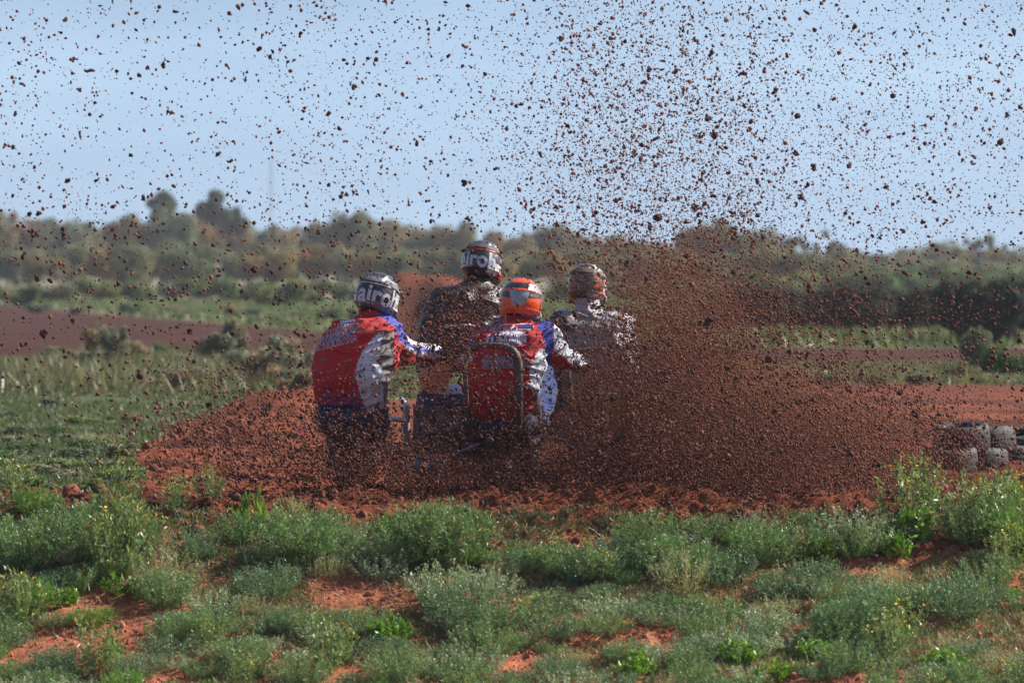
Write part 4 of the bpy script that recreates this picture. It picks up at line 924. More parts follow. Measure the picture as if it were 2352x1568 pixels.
D_, jerD = rider('d', JD, colD, M_JG, painted('muddy_rain_trousers', .6, .85, .7), lambda Vw, V, j: np.zeros((len(V), 3)) + [.1, .08, .08], ('muddy', (R(-10), R(3), R(-10)), .30), 'person in a mud-splashed grey jacket and brown-caked helmet, driving the far outfit', (.06, .05, .05), wr=.022, seed=33, widths=1.22)

# --- prints on the two race jerseys
def print_text(person, tree, J, y, body, u, v, hpx, rot, mats, shear=0, xs=1.0, outline=.0024):
    O = np.array(person.location); s_ = y / FPX; size = hpx * s_ * 1.35
    ox, oz = (u - 1176) * s_ - O[0], H - (v - VH) * s_ - O[2]
    for mat, off, ol in ((mats[0], .0025, outline), (mats[1], .0045, .0002)):
        if mat is None: continue
        v2, f2 = text_mesh(body, size, shear, ol, xs); vv, ff = project_back(v2, f2, tree, (ox, oz), rot, off)
        if len(ff): mesh_obj('lettering', vv, ff, [mat], parent=person)
def print_rect(person, tree, y, quads, mat, off=.0025, name='jersey_print'):
    O = np.array(person.location); s_ = y / FPX; V2, F2 = [], []; n_ = 0
    for (u0, v0, u1, v1, sk) in quads:
        g_ = 6; a = np.linspace(0, 1, g_)
        gu, gv = np.meshgrid(a, a, indexing='ij'); uu = u0 + (u1 - u0) * gu + sk * (1 - gv); vv_ = v0 + (v1 - v0) * gv
        V2.append(np.stack([(uu - 1176) * s_ - O[0], H - (vv_ - VH) * s_ - O[2]], -1).reshape(-1, 2)); ix = np.arange(g_ * g_).reshape(g_, g_)
        q_ = np.stack([ix[:-1, :-1], ix[:-1, 1:], ix[1:, 1:], ix[1:, :-1]], -1).reshape(-1, 4) + n_; F2.append(np.concatenate([q_[:, [0, 1, 2]], q_[:, [0, 2, 3]]])); n_ += g_ * g_
    vv, ff = project_back(np.concatenate(V2), np.concatenate(F2), tree, (0, 0), 0, off)
    if len(ff): mesh_obj(name, vv, ff, [mat], parent=person)
tB = bvh(jerB); tA = bvh(jerA)
print_text(B, tB, JB, YB, 'Wilgena', 1140, 750, 23, -1, (M_TXW, M_TXR), .35, .9, .0032)
print_rect(B, tB, YB, [(1186, 744, 1226, 745.5, 0), (1178, 756, 1226, 757.5, 0), (1224.5, 744, 1226, 757, 0)], M_TXW); print_rect(B, tB, YB, [(1192, 746.5, 1223, 755, 0)], M_TXB)
print_rect(B, tB, YB, [(1115, 768, 1120, 792, 6), (1125, 774, 1130, 798, 5), (1113, 776, 1132, 779, 2), (1121, 795, 1146, 799, 2), (1136, 767, 1151, 770, 2), (1134, 773, 1149, 776, 2), (1132, 779, 1147, 782, 2), (1130, 785, 1145, 788, 2)], M_TXW)
print_rect(B, tB, YB, [(1121, 769, 1125, 795, 6), (1131, 770, 1136, 793, 5)], M_TXB, .004)
print_text(B, tB, JB, YB, 'SMEEDWERK', 1178, 765, 7, -2, (M_TXW, None)); print_text(B, tB, JB, YB, 'ONDERDELEN', 1178, 773.5, 7, -2, (M_TXW, None))
print_text(B, tB, JB, YB, 'EN MONTAGE', 1178, 782, 7, -2, (M_TXW, None))
print_rect(B, tB, YB, [(1146, 787, 1200, 788.5, 0), (1146, 793, 1200, 794.5, 0)] + [(1148 + 9 * i, 787, 1150 + 9 * i, 794, 0) for i in range(6)], M_TXW)
print_text(B, tB, JB, YB, 'INTERSPORT', 1160, 823, 13, 2, (M_TXW, M_TXB), 0, .98); print_text(B, tB, JB, YB, 'SCHUURMAN', 1162, 838, 13, 2, (M_TXW, M_TXB), 0, .98)
print_rect(B, tB, YB, [(1107, 822, 1113, 824, 4), (1107, 826, 1115, 828, 4), (1107, 830, 1113, 832, 4), (1106, 836, 1112, 838, 4)], M_TXW)
print_text(B, tB, JB, YB, 'O', 1164, 920, 9, 20, (M_TXW, M_TXR), 0, 1.6, .0008)
print_text(A, tA, JA, YA, 'INTERSPORT', 774, 775, 12, 14, (M_TXW, M_TXB), 0.1, .98); print_text(A, tA, JA, YA, 'SCHUURMAN', 774, 789, 12, 14, (M_TXW, M_TXR), .1, .98)
print_text(A, tA, JA, YA, 'IZERING', 786, 758, 14, 14, (M_TXW, M_TXR), .25, 1.1); print_rect(A, tA, YA, [(776, 744, 812, 745.3, 6), (774, 749.5, 810, 751, 6)] + [(777 + 7 * i, 744, 779 + 7 * i, 751, 2) for i in range(5)], M_TXW); print_rect(A, tA, YA, [(778, 745.6, 810, 749.2, 5)], M_TXB, .0022)
print_text(A, tA, JA, YA, 'MONTAGE', 800, 738, 5, 8, (M_TXW, None)); print_text(A, tA, JA, YA, 'O', 748, 869, 8, 10, (M_TXW, M_TXR), 0, 1.7, .0008)

# ------------------------------------------------------------------ sidecar outfits
def knobby(parent, c, rad, wid, name='wheel', mud=.85, rimcol=(.35, .36, .38), rot=(0, 0, 0)):
    e = bpy.data.objects.new(name, None); COL.objects.link(e); e.parent = parent; e.location = c; e.rotation_euler = rot
    rub = plain('knobbly_rubber', (.03, .028, .027), .7, mud=mud)
    mb = MB(); w2 = wid / 2; prof = [(-w2 * .55, rad * .72), (-w2, rad * .82), (-w2 * .9, rad * .93), (-w2 * .4, rad * .965), (w2 * .4, rad * .965), (w2 * .9, rad * .93), (w2, rad * .82), (w2 * .55, rad * .72)]
    mb.lathe(prof, 'x', 48)
    for k in range(30):
        a = k / 30 * 6.283
        for x_, w_ in ((-w2 * .72, w2 * .36), (0, w2 * .45), (w2 * .72, w2 * .36)):
            aa = a + (.1 if x_ == 0 else 0); rr = rad * (.985 if x_ == 0 else .965)
            mb.box((x_, math.cos(aa) * rr, math.sin(aa) * rr), (w_, rad * .09, rad * .06), (aa - math.pi / 2, 0, 0), bev=.003)
    mb.build('tyre', rub, e)
    mb = MB(); mb.lathe([(-w2 * .5, rad * .70), (-w2 * .5, rad * .735), (w2 * .5, rad * .735), (w2 * .5, rad * .70), (0, rad * .67)], 'x', 40); mb.build('rim', plain('rim_metal', rimcol, .35, .8, mud=.5), e)
    mb = MB(); mb.lathe([(-w2 * .7, .0), (-w2 * .7, .045), (-w2 * .3, .028), (w2 * .3, .028), (w2 * .7, .045), (w2 * .7, .0)], 'x', 20, closed=False)
    for k in range(28):
        a = k / 28 * 6.283; s_ = -1 if k % 2 else 1; b_ = a + (.35 if k % 4 < 2 else -.35)
        mb.tube([[s_ * w2 * .55, math.cos(a) * .04, math.sin(a) * .04], [s_ * w2 * .15, math.cos(b_) * rad * .69, math.sin(b_) * rad * .69]], .0028, 5, cap=False)
    mb.build('hub', plain('spokes_hub', (.4, .4, .42), .35, .8, mud=.5), e)
    return e
def outfit(loc, yaw, C):
    e = empty('sidecar_outfit', loc, yaw)
    fr = plain('frame_' + C['n'], C['frame'], .35, .3, mud=.5); pl = plain('plastic_' + C['n'], C['plastic'], .4, mud=.45); pl2 = plain('plastic2_' + C['n'], C['plastic2'], .4, mud=.35)
    al = plain('alloy_' + C['n'], (.42, .42, .44), .4, .8, mud=.55); blk = plain('black_' + C['n'], (.03, .03, .03), .6, mud=.55)
    knobby(e, (0, 0, .30), .30, .14, 'rear_wheel', rimcol=C['rim']); knobby(e, (0, 1.45, .31), .31, .10, 'front_wheel', rimcol=C['rim']); knobby(e, (-.93, .42, .27), .27, .11, 'sidecar_wheel', rimcol=C['rim'])
    mb = MB()
    for s_ in (-.1, .1):
        mb.tube([[s_, 0, .30], [s_, .35, .33], [s_, .45, .42]], .018); mb.tube([[s_, .45, .42], [s_, .4, .62], [s_ * .5, .75, .80], [s_ * .3, 1.12, .88]], .016); mb.tube([[s_, .45, .30], [s_, .8, .24], [s_ * .6, 1.08, .45], [s_ * .3, 1.15, .86]], .016); mb.tube([[s_, .4, .62], [s_, .05, .66]], .014)
    mb.tube([[-.1, .35, .3], [-.95, .35, .26], [-.95, .95, .26], [-.1, .95, .3]], .02); mb.tube([[-.5, .35, .28], [-.5, .95, .28]], .016)
    mb.build('frame', fr, e)
    # hoop that surrounds the driver's back
    hp = C['hoop']; pts = []
    for t in np.linspace(0, 1, 29):
        a = math.pi * (1 - t); pts.append([hp[0] * math.cos(a) * (1 if abs(math.cos(a)) < .999 else 1), -.56, hp[1] + .13 * math.sin(a) + .0])
    pts = np.array(pts); pts[:, 0] = np.sign(pts[:, 0]) * hp[0] * np.abs(np.cos(np.pi * (1 - np.linspace(0, 1, 29)))) ** .6
    pts = np.vstack([[-hp[0] + .06, -.08, .34], [-hp[0] + .035, -.45, .42], [-hp[0] + .01, -.55, .60], pts, [hp[0], -.56, .64], [hp[0] - .01, -.45, .46], [hp[0] - .06, -.08, .34]])
    mb = MB(); rr = np.full(len(pts), .017); rr[len(pts) // 2 + 6:] = .026; rr[:10] = .014; mb.tube(pts, rr, 12); mb.build('rear_hoop', plain('mud_caked_tube_' + C['n'], (.10, .09, .09), .6, mud=.55), e)
    # seat, tank, shrouds
    blob_obj('seat', [('c', (0, .1, .50), (0, .6, .56), .09, .08)], .012, blk, None, e)
    blob_obj('fuel_tank', [('c', (0, .62, .62), (0, .92, .72), .10, .09), ('c', (-.06, .75, .66), (.06, .75, .66), .09, .09)], .012, pl, None, e)
    for s_ in (-1, 1):
        mb = MB(); v_ = np.array([[s_ * .13, .60, .70], [s_ * .24, .98, .78], [s_ * .27, 1.1, .62], [s_ * .23, .95, .42], [s_ * .15, .7, .42]]); v2_ = v_ + [s_ * .012, 0, 0]; f_ = np.array([[0, 1, 2], [0, 2, 3], [0, 3, 4]])
        mb.add(v_, f_); mb.add(v2_, f_[:, ::-1]); k = np.arange(5); mb.add(np.vstack([v_, v2_]), np.stack([k, (k + 1) % 5, (k + 1) % 5 + 5, k + 5], 1)); mb.build('shroud', pl, e, smooth=False)
        mb = MB(); mb.box((s_ * .17, 1.02, .58), (.05, .12, .26), bev=.006); [mb.box((s_ * .17, .955, .47 + .025 * i), (.056, .008, .006)) for i in range(10)]; mb.build('radiator', al, e)
    mb = MB(); mb.box((0, .68, .36), (.24, .34, .22), bev=.03); mb.tube([[0, .72, .42], [0, .78, .62]], [.085, .08], 16)
    for i in range(7): mb.tube([[0, .735 + .007 * i, .45 + .02 * i], [0, .7375 + .007 * i, .456 + .02 * i]], .10, 16)
    mb.tube([[-.14, .62, .34], [.16, .62, .34]], .09, 20); mb.build('engine', al, e)
    mb = MB(); mb.tube([[.06, .86, .52], [.14, 1.0, .4], [.2, .8, .3], [.22, .45, .42], [.2, .0, .55]], [.022, .024, .026, .03, .045], 12); mb.tube([[.2, .0, .55], [.2, -.22, .6]], [.05, .05], 14); mb.build('exhaust', al, e)
    # forks, bars
    mb = MB()
    for s_ in (-.11, .11): mb.tube([[s_, 1.45, .31], [s_, 1.12, .95]], .026)
    mb.tube([[-.14, 1.13, .93], [.14, 1.13, .93]], .02); mb.tube([[-.13, 1.2, .78], [.13, 1.2, .78]], .02); mb.build('fork', al, e)
    mb = MB(); mb.tube([[-.40, .92, 1.0], [-.25, 1.0, 1.02], [-.1, 1.1, .97], [.1, 1.1, .97], [.25, 1.0, 1.02], [.40, .92, 1.0]], .012); hb = mb.build('handlebar', al, e)
    for s_ in (-1, 1):
        mb = MB(); mb.tube([[s_ * .29, .98, 1.013], [s_ * .40, .92, 1.0]], .018, 12); mb.build('grip', blk, hb)
        mb = MB(); mb.tube([[s_ * .25, 1.03, 1.01], [s_ * .36, 1.02, .99], [s_ * .42, .99, .985]], .006, 6); mb.build('lever', al, hb)
    # front plate and fender
    mb = MB(); mb.box((0, 1.22, .95), (.24, .012, .24), (-.3, 0, 0), bev=.005); mb.build('number_plate', pl2, e)
    mb = MB(); g_ = []
    for j_ in range(9):
        a = R(20 + j_ * 14)
        for i in range(7): t = i / 3 - 1; g_.append([t * .075, 1.45 - math.cos(a) * .37, .31 + math.sin(a) * .37 - .02 * t * t])
    g_ = np.array(g_); ix = np.arange(63).reshape(9, 7); q_ = np.stack([ix[:-1, :-1], ix[:-1, 1:], ix[1:, 1:], ix[1:, :-1]], -1).reshape(-1, 4); mb.add(g_, q_); mb.add(g_ - [0, 0, .004], q_[:, ::-1]); mb.build('front_fender', pl, e)
    # sidecar floor, nose panel, rear screen, mudguard, grab rail
    mb = MB(); mb.box((-.52, .62, .285), (.74, .78, .02)); [mb.box((-.52, .28 + .1 * i, .297), (.7, .012, .006)) for i in range(7)]; mb.build('platform', al, e)
    mb = MB(); mb.box((-.30, .20, .42), (.44, .014, .26), (0, 0, 0), bev=.006); mb.build('splash_panel', plain('panel_' + C['n'], C['panel'], .5, mud=.6), e)
    mb = MB(); mb.box((-.28, .185, .582), (.42, .03, .065), (0, .02, 0), bev=.008); mb.tube([[-.5, .18, .55], [-.49, .175, .62], [-.08, .175, .62]], .006, 8); mb.build('panel_trim', pl, e)
    mb = MB(); g_ = []
    for j_ in range(13):
        a = R(-10 + j_ * 15)
        for i in range(7): t = i / 3 - 1; g_.append([-.93 + t * .085, .42 - math.cos(a) * .33, .27 + math.sin(a) * .33 - .02 * t * t])
    g_ = np.array(g_); ix = np.arange(91).reshape(13, 7); q_ = np.stack([ix[:-1, :-1], ix[:-1, 1:], ix[1:, 1:], ix[1:, :-1]], -1).reshape(-1, 4); mb.add(g_, q_); mb.add(g_ - [0, 0, .005], q_[:, ::-1]); mb.build('mudguard', pl2, e)
    mb = MB(); mb.tube([[-.55, .12, .29], [-.55, .06, .45], [-.545, .02, .56], [-.58, .05, .60]], [.022, .022, .02, .015], 12); mb.tube([[-.55, .03, .47], [-.64, .0, .485], [-.68, -.02, .48]], .017, 10); mb.build('grab_rail', plain('polished_rail_' + C['n'], (.75, .75, .78), .3, .4, mud=.05), e)
    mb = MB(); mb.tube([[-.55, .9, .29], [-.50, .95, .56], [-.4, .98, .60], [-.12, 1.0, .60]], .014, 12); mb.build('front_rail', al, e)
    # bright strut across the tail, and flaps
    mb = MB(); mb.tube([[-.42, -.02, .20], [-.20, -.12, .30], [.02, -.2, .39]], .008, 8); mb.build('tail_strut', plain('blue_tube_' + C['n'], (.28, .45, .72), .3, .2, mud=.1), e)
    mb = MB(); [mb.box(c_, s_, r_) for c_, s_, r_ in (((-.49, .12, .21), (.04, .008, .09), (0, .3, 0)), ((-.39, .12, .21), (.04, .008, .09), (0, -.3, 0)), ((-.44, .12, .255), (.10, .008, .035), (0, 0, 0)))]; mb.build('tail_bracket', plain('bracket_' + C['n'], (.50, .56, .70), .5, mud=.05), e)
    return e
xn = P(1145, 1150, 33.05)
o1 = outfit((float(xn[0]), 33.3, ground_z(float(xn[0]), 33.3) - .03), R(-4), dict(n='near', frame=(.07, .17, .38), plastic=(.03, .08, .26), plastic2=(.05, .09, .26), rim=(.1, .2, .6), panel=(.24, .22, .24), hoop=(.155, .79)))
tag(o1, 'near blue sidecar motocross outfit under the two red jersey riders', 'sidecar outfit', 'sidecar outfits racing round the bend')
xf = P(1378, 1100, 36.3)
o2 = outfit((float(xf[0]), 36.3, ground_z(float(xf[0]), 36.3) - .02), R(-4), dict(n='far', frame=(.25, .25, .3), plastic=(.05, .06, .35), plastic2=(.04, .05, .12), rim=(.8, .68, .03), panel=(.03, .04, .12), hoop=(.17, .70)))
tag(o2, 'far sidecar motocross outfit with yellow wheels, mostly hidden by the flung dirt', 'sidecar outfit', 'sidecar outfits racing round the bend')
mb = MB(); mb.box((.17, -.13, .52), (.05, .02, .22), (0, -.12, 0), bev=.006); mb.box((.19, -.13, .30), (.05, .02, .14), (0, -.12, 0), bev=.006); mb.build('side_plate', plain('yellow_plate', (.85, .75, .03), .4, mud=.5), o2)

# ------------------------------------------------------------------ flung dirt
def lumps(n, pos, rad, seed, kind='oct'):
    r_ = np.random.default_rng(seed)
    if kind == 'oct': b = np.array([[1, 0, 0], [-1, 0, 0], [0, 1, 0], [0, -1, 0], [0, 0, 1], [0, 0, -1.]]); f = np.array([[0, 2, 4], [2, 1, 4], [1, 3, 4], [3, 0, 4], [2, 0, 5], [1, 2, 5], [3, 1, 5], [0, 3, 5]])
    else:
        bm = bmesh.new(); bmesh.ops.create_icosphere(bm, subdivisions=1, radius=1); b = np.array([v_.co[:] for v_ in bm.verts]); bm.verts.index_update(); f = np.array([[q_.index for q_ in fc.verts] for fc in bm.faces]); bm.free()
    nb = len(b); qn = r_.normal(size=(n, 4)); qn /= np.linalg.norm(qn, axis=1)[:, None]; w_, x, y, z = qn.T
    M = np.stack([1 - 2 * (y * y + z * z), 2 * (x * y - z * w_), 2 * (x * z + y * w_), 2 * (x * y + z * w_), 1 - 2 * (x * x + z * z), 2 * (y * z - x * w_), 2 * (x * z - y * w_), 2 * (y * z + x * w_), 1 - 2 * (x * x + y * y)], 1).reshape(n, 3, 3)
    sc_ = r_.uniform(.6, 1.35, (n, 1, 3)); v = (b[None] * sc_ * r_.uniform(.65, 1.25, (n, nb, 1))) * rad[:, None, None]
    v = np.einsum('nij,nkj->nki', M, v) + pos[:, None, :]
    F = f[None] + (np.arange(n) * nb)[:, None, None]
    return v.reshape(-1, 3), F.reshape(-1, 3)
YD0 = 32.6
blobs = [ # u, v, su, sv, shear (du per dv), n, median radius px, yspread
    (1660, 1020, 185, 95, 0, 95000, 1.55, 1.0), (1490, 1015, 105, 88, 0, 46000, 1.5, .8), (1225, 1095, 135, 45, 0, 17000, 1.5, .6), (960, 1090, 120, 50, 0, 9500, 1.7, .6), (880, 1080, 100, 60, 0, 9000, 1.9, .7), (560, 1020, 160, 80, 0, 3500, 2.6, 1.2), (1900, 1050, 150, 80, 0, 26000, 1.7, 1.2), (2120, 1040, 110, 90, 0, 3500, 2.1, 1.2),
    (1570, 810, 105, 100, -.15, 29000, 1.55, 1.0), (1530, 640, 140, 90, -.1, 10500, 1.45, 1.2), (1800, 830, 200, 130, 0, 9000, 1.9, 1.4), (1480, 380, 190, 150, -.1, 5600, 1.7, 1.6), (1500, 130, 220, 130, -.1, 1600, 1.8, 1.6),
    (1060, 860, 170, 110, 0, 5500, 2.1, .5), (820, 880, 110, 110, 0, 1500, 2.1, .5), (1080, 760, 60, 70, 0, 2500, 2.0, .4), (640, 1040, 150, 80, 0, 3200, 2.3, 1.0), (1450, 850, 70, 80, 0, 4000, 1.7, .5)]
PO, RA = [], []
for (u, v, su, sv, sh_, n, r_, ysp) in blobs:
    dv = rng.normal(0, sv, n); uu = u + rng.normal(0, su, n) + sh_ * dv; vv = v + dv; yy = YD0 + rng.normal(0, ysp, n)
    X = (uu - 1176) / FPX * YD0; Z = H - (vv - VH) / FPX * YD0
    PO.append(np.stack([X, yy, Z], 1)); RA.append(r_ * .92 * YD0 / FPX * np.exp(rng.normal(0, .45, n)))
def uni(u0, u1, v0, v1, n, r_, ysp=1.8, s_=.5):
    X = (rng.uniform(u0, u1, n) - 1176) / FPX * YD0; Z = H - (rng.uniform(v0, v1, n) - VH) / FPX * YD0
    PO.append(np.stack([X, YD0 + rng.normal(0, ysp, n), Z], 1)); RA.append(r_ * YD0 / FPX * np.exp(rng.normal(0, s_, n)))
def clus(u0, u1, v0, v1, nc, per, spr, r_):
    cu = rng.uniform(u0, u1, nc); cv = rng.uniform(v0, v1, nc); n = rng.poisson(per, nc) + 1; k = np.repeat(np.arange(nc), n); t_ = rng.normal(0, 1, len(k)) * spr[0]; q_ = rng.normal(0, 1, len(k)) * spr[1]
    du, dv = cu - 1480, cv - 1050; l_ = np.hypot(du, dv); du /= l_; dv /= l_; uu = cu[k] + du[k] * t_ - dv[k] * q_; vv = cv[k] + dv[k] * t_ + du[k] * q_
    cy = YD0 + rng.normal(0, 1.6, nc); PO.append(np.stack([(uu - 1176) / FPX * YD0, cy[k] + rng.normal(0, .1, len(k)), H - (vv - VH) / FPX * YD0], 1)); RA.append(r_ * YD0 / FPX * np.exp(rng.normal(0, .55, len(k))))
clus(-60, 1300, -60, 900, 170, 9, (45, 16), 2.0); clus(1150, 2450, -60, 700, 330, 12, (50, 18), 1.8); clus(1250, 1800, 0, 650, 150, 12, (40, 16), 2.2)
uni(1300, 2500, -80, 720, 9000, 1.25); uni(1250, 2450, -60, 620, 900, 3.0); uni(650, 1500, -80, 600, 2400, 1.6); uni(-100, 900, -80, 700, 2200, 1.6); uni(-100, 1100, 500, 1000, 1200, 2.2); uni(1900, 2500, 700, 1120, 1300, 2.2); uni(-50, 1000, 0, 700, 450, 3.2)
# finer mist of earth trailing up from the plume
n = 9000; t = rng.uniform(0, 1, n); uu = 1560 + (rng.normal(0, 1, n) * (90 + 330 * t)) + 180 * t; vv = 900 - 750 * t ** .8 + rng.normal(0, 60, n)
PO.append(np.stack([(uu - 1176) / FPX * YD0, YD0 + rng.normal(0, 1.5, n), H - (vv - VH) / FPX * YD0], 1)); RA.append(1.25 * YD0 / FPX * np.exp(rng.normal(0, .4, n)))
PO = np.concatenate(PO); RA = np.clip(np.concatenate(RA), .0015, .013)
HOLES = ((1412, 945, 24, 62, .22), (1280, 880, 60, 60, .45), (930, 960, 26, 55, .22), (1000, 880, 100, 40, .6), (975, 1065, 28, 20, .2), (875, 1100, 14, 28, .2), (1110, 1028, 62, 24, .3), (1020, 980, 80, 60, .6), (810, 850, 100, 90, .55), (800, 775, 90, 50, .5), (1160, 800, 80, 75, .45), (868, 680, 55, 55, .4), (1197, 688, 55, 58, .45), (1108, 600, 55, 48, .5), (1350, 650, 50, 50, .6))
for hu, hv, ru, rv, kp in HOLES:
    q_ = ((PO[:, 0] - (hu - 1176) / FPX * YD0) / (ru / FPX * YD0)) ** 2 + ((PO[:, 2] - H + (hv - VH) / FPX * YD0) / (rv / FPX * YD0)) ** 2
    k_ = (rng.random(len(PO)) < np.where(q_ < 1, kp, 1)); PO, RA = PO[k_], RA[k_]
gzz = height(PO[:, 0], PO[:, 1]); ok = (PO[:, 2] > gzz + .01) & (PO[:, 1] > 26) & (PO[:, 1] < 41); PO, RA = PO[ok], RA[ok]
v_, f_ = lumps(len(PO), PO, RA, 5); sp = mesh_obj('dirt_spray', v_, f_, [M_DIRT]); tag(sp, 'dense fan of small red-brown earth crumbs flung up by the wheels', kind='stuff')
def medium(n, u0, u1, v0, v1, gauss, r_):
    if gauss: uu, vv = rng.normal(u0, u1, n), rng.normal(v0, v1, n)
    else: uu, vv = rng.uniform(u0, u1, n), rng.uniform(v0, v1, n)
    return np.stack([(uu - 1176) / FPX * YD0, YD0 + rng.normal(-.3, 1.3, n), H - (vv - VH) / FPX * YD0], 1), r_ * YD0 / FPX * np.exp(rng.normal(0, .35, n))
ms = [medium(1900, 1640, 210, 960, 120, True, 3.6), medium(520, 1570, 150, 700, 140, True, 2.8), medium(260, 1500, 220, 330, 190, True, 2.2), medium(700, -50, 2400, -30, 700, False, 3.2), medium(450, 1000, 150, 980, 90, True, 3.4), medium(500, 0, 1000, 450, 1050, False, 3.3), medium(300, 1900, 2400, 600, 1080, False, 3.2)]
mp_, mr_ = np.concatenate([a[0] for a in ms]), np.concatenate([a[1] for a in ms]); ok = mp_[:, 2] > height(mp_[:, 0], mp_[:, 1]) + .03; mp_, mr_ = mp_[ok], mr_[ok]
for hu, hv, ru, rv, kp in HOLES:
    q_ = ((mp_[:, 0] - (hu - 1176) / FPX * YD0) / (ru / FPX * YD0)) ** 2 + ((mp_[:, 2] - H + (hv - VH) / FPX * YD0) / (rv / FPX * YD0)) ** 2
    k_ = (rng.random(len(mp_)) < np.where(q_ < 1, kp, 1)); mp_, mr_ = mp_[k_], mr_[k_]
sat = np.repeat(np.arange(len(mp_)), rng.integers(0, 3, len(mp_))); p2 = mp_[sat] + rng.normal(size=(len(sat), 3)) * mr_[sat][:, None] * .9; mp_ = np.concatenate([mp_, p2]); mr_ = np.concatenate([mr_, mr_[sat] * rng.uniform(.4, .8, len(sat))])
v_, f_ = lumps(len(mp_), mp_, mr_, 6, 'ico'); sp2 = mesh_obj('dirt_spray', v_, f_, [M_CL2]); tag(sp2, 'middle-sized earth crumbs coloured dark as if backlit, scattered through the flung dirt', kind='stuff')
# larger clods, each its own thing
def clod_mesh(seed):
    r_ = np.random.default_rng(seed); prims = [('e', r_.normal(scale=.35, size=3) * (k > 0), r_.uniform(.35, .8, 3) * (1 - .25 * (k > 0))) for k in range(r_.integers(1, 4))]
    fn, lo, hi = blob(prims, k=.15)
    f2 = lambda p: fn(p) - .62 * (vn3(p * 2.2, seed) - .5) - .42 * (vn3(p * 4.6, seed + 3) - .5)
    V, F = surface(f2, lo - .2, hi + .2, .13); o = mesh_obj('dirt_clod', V, F, [M_CL2], smooth=False, link=False); return o
CL = [clod_mesh(200 + i) for i in range(14)]
def clod_label(u, v, rpx, el, i):
    size = 'fist-sized' if rpx > 11 else ('large' if rpx > 8 else ('medium' if rpx > 5.5 else 'small'))
    shape = ['ragged', 'knobbly', 'lumpy', 'rounded', 'jagged', 'crumbling', 'two-lobed', 'flattened', 'angular', 'pitted', 'forked', 'blocky', 'craggy', 'stubby'][i % 14]
    if el > 1.5: shape = 'elongated ' + shape
    hor = ['by the left edge', 'left of the tall trees', 'over the tall trees', 'by the lattice mast', 'above the left rider', 'above the black-jacket rider', 'above the orange helmet', 'left of the plume', 'in the plume', 'right of the plume', 'above the dark hedge', 'by the right edge'][int(np.clip(u / 2352 * 12, 0, 11))]
    ver = ['at the very top', 'high in the sky', 'midway up the sky', 'low in the sky', 'against the treeline', 'against the fields', 'over the near track', 'just above the ground'][int(np.clip(v / 1150 * 8, 0, 7))]
    return f"{size} {shape} earth clod {ver}, {hor}"
big = [(150, 47, 9, 29), (260, 60, 6, 29), (200, 165, 9, 29.5), (318, 172, 8, 29), (30, 338, 9, 28.5), (184, 312, 7, 29), (155, 415, 8, 29), (680, 60, 6, 31), (755, 425, 7, 31), (375, 150, 7, 30), (36, 260, 6, 29), (1435, 95, 8, 31), (1702, 170, 10, 30), (1480, 190, 8, 31), (1510, 497, 13, 31), (1605, 490, 10, 31.5), (1740, 495, 9, 32), (1868, 385, 9, 31),
       (1840, 455, 10, 31), (1870, 70, 8, 31), (2120, 510, 9, 31), (1625, 740, 12, 30.5), (1310, 605, 8, 31), (2110, 600, 8, 31), (2050, 690, 8, 31), (205, 705, 9, 29), (435, 760, 10, 29.5), (150, 820, 9, 30), (700, 770, 10, 31), (60, 825, 7, 30), (310, 965, 9, 30), (640, 800, 8, 31), (530, 715, 7, 31), (480, 930, 8, 31), (1455, 770, 8, 31), (1640, 580, 9, 31), (2230, 735, 7, 31), (2020, 985, 8, 31)]
n_ = 0
def put_clod(u, v, rpx, y):
    global n_
    i = int(rng.integers(0, 14)); o = bpy.data.objects.new('dirt_clod', CL[i].data); COL.objects.link(o)
    o.location = P(u, v, y); r_ = rpx * y / FPX; el = rng.uniform(.8, 1.7); o.scale = (r_ * rng.uniform(.7, 1.05), r_ * rng.uniform(.7, 1.05), r_ * el); o.rotation_euler = rng.uniform(0, 6.28, 3)
    tag(o, clod_label(u, v, rpx, el, i), 'dirt clod', 'clods of earth flying through the air'); n_ += 1
for b_ in big: put_clod(*b_)
while n_ < 300:
    k_ = rng.random()
    if k_ < .30: u, v = rng.normal(1500, 190), rng.normal(380, 170)
    elif k_ < .62: u, v = rng.uniform(-30, 2400), rng.uniform(0, 640)
    elif k_ < .84: u, v = rng.uniform(-20, 1150), rng.uniform(480, 980)
    else: u, v = rng.uniform(1300, 2400), rng.uniform(600, 1080)
    if not (-20 < u < 2370 and -10 < v < 1100): continue
    put_clod(u, v, 3.3 + rng.exponential(1.8), rng.uniform(28.5, 33.5))
# loose crumbs lying on the churned track edge
n = 90000; Y = rng.uniform(30.2, 50, n); X = (rng.uniform(-1, 1, n)) * (.10 * Y + .4); zz = zone(X, Y); k_ = (zz[0] < .3) & (rng.random(n) < np.where(np.abs(Y - 30.8) < 1.3, .8, .25)); X, Y = X[k_], Y[k_]
ra = .006 * np.exp(rng.normal(0, .75, len(X))); ra = np.clip(ra, .004, .055); Z = height(X, Y) + ra * .1
v_, f_ = lumps(len(X), np.stack([X, Y, Z], 1), ra, 9, 'ico'); o = mesh_obj('loose_earth', v_, f_, [M_CLOD]); tag(o, 'loose crumbs of churned red earth on the track', kind='stuff')
n = 20000; Y = rng.uniform(27, 30.5, n); X = (rng.uniform(-1, 1, n)) * (.10 * Y + .4); ra = np.clip(.006 * np.exp(rng.normal(0, .5, n)), .003, .03)
v_, f_ = lumps(n, np.stack([X, Y, height(X, Y) + ra * .2], 1), ra, 10, 'ico'); o = mesh_obj('loose_earth', v_, f_, [plain('dry_crumbs', (.38, .145, .08), .95, var=.35, scale=12, bump=.5, bscale=90)]); tag(o, 'small red earth crumbs between the weeds', kind='stuff')

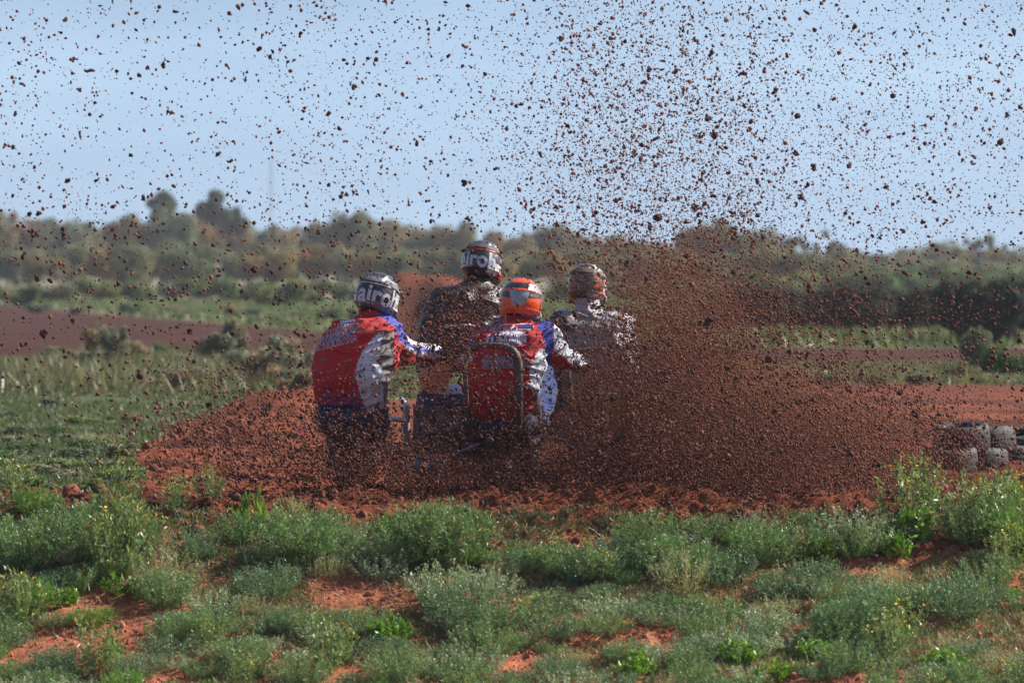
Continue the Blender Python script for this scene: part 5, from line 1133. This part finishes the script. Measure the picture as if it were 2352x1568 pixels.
# ------------------------------------------------------------------ air
def dust(c, r_, rot, dens):
    m = bpy.data.materials.new('dust'); m.use_nodes = True; nt = m.node_tree; nt.nodes.clear(); mo = nt.nodes.new('ShaderNodeOutputMaterial'); pv = nt.nodes.new('ShaderNodeVolumePrincipled')
    pv.inputs['Color'].default_value = (.40, .17, .10, 1); pv.inputs['Density'].default_value = dens; nt.links.new(pv.outputs[0], mo.inputs['Volume'])
    bm = bmesh.new(); bmesh.ops.create_icosphere(bm, subdivisions=4, radius=1); v = np.array([q_.co[:] for q_ in bm.verts]); bm.verts.index_update(); f = np.array([[q_.index for q_ in fc.verts] for fc in bm.faces]); bm.free()
    v = v * (1 + .5 * (vn3(v * 1.7 + 5, 3) - .5) + .25 * (vn3(v * 4 + 5, 4) - .5))[:, None] * np.array(r_)
    o = mesh_obj('dust', v, f, [m]); o.location = c; o.rotation_euler = (0, rot, 0); tag(o, 'soft brown dust hanging in the flung dirt', kind='stuff')
dust(P(1640, 985, 32.9), (.95, 1.1, .42), 0, .75)
dust(P(1570, 810, 33.1), (.40, .7, .65), R(-8), .36)
HAZE = .00026
if HAZE:
    hm = bpy.data.materials.new('haze'); hm.use_nodes = True; nt = hm.node_tree; nt.nodes.clear(); mo = nt.nodes.new('ShaderNodeOutputMaterial'); pv = nt.nodes.new('ShaderNodeVolumePrincipled')
    pv.inputs['Color'].default_value = (.80, .86, .98, 1); pv.inputs['Density'].default_value = HAZE; pv.inputs['Anisotropy'].default_value = .2; nt.links.new(pv.outputs[0], mo.inputs['Volume'])
    mb = MB(); mb.v = []; bx = np.array([[a, b, c] for a in (-900, 900) for b in (-60, 900) for c in (-6, 16)], float)
    o = mesh_obj('haze', bx, np.array([[0, 1, 3, 2], [4, 6, 7, 5], [0, 4, 5, 1], [2, 3, 7, 6], [0, 2, 6, 4], [1, 5, 7, 3]]), [hm]); tag(o, 'thin blue haze over the field', kind='stuff')

# ------------------------------------------------------------------ tell look-alikes apart by their order
NUM = ['zero', 'one', 'two', 'three', 'four', 'five', 'six', 'seven', 'eight', 'nine', 'ten']; ORD = ['first', 'second', 'third', 'fourth', 'fifth', 'sixth', 'seventh', 'eighth', 'ninth', 'tenth']
bpy.context.view_layer.update()
gr = {}
for o in SC.objects:
    if o.parent is None and 'label' in o and 'group' in o: gr.setdefault(o['label'], []).append(o)
for lab, os_ in gr.items():
    n_l = len(os_)
    if n_l < 2: continue
    os_.sort(key=lambda o: o.matrix_world.translation.x / max(o.matrix_world.translation.y, 1))
    for i, o in enumerate(os_):
        if n_l == 2: pre = ['left', 'right'][i] + ' of two,'
        elif i == 0: pre = 'leftmost,'
        elif i == n_l - 1: pre = 'rightmost,'
        elif n_l == 3: pre = 'middle of three,'
        else: pre = (ORD[i] if i < 10 else str(i + 1) + 'th') + ' from left,'
        o['label'] = pre + ' ' + lab
for o in SC.objects:
    if 'label' in o and len(o['label'].split()) > 16: o['label'] = o['label'].replace('elongated ', '')
    if 'label' in o and len(o['label'].split()) > 16: print('LONG', o.name, '|', o['label'])
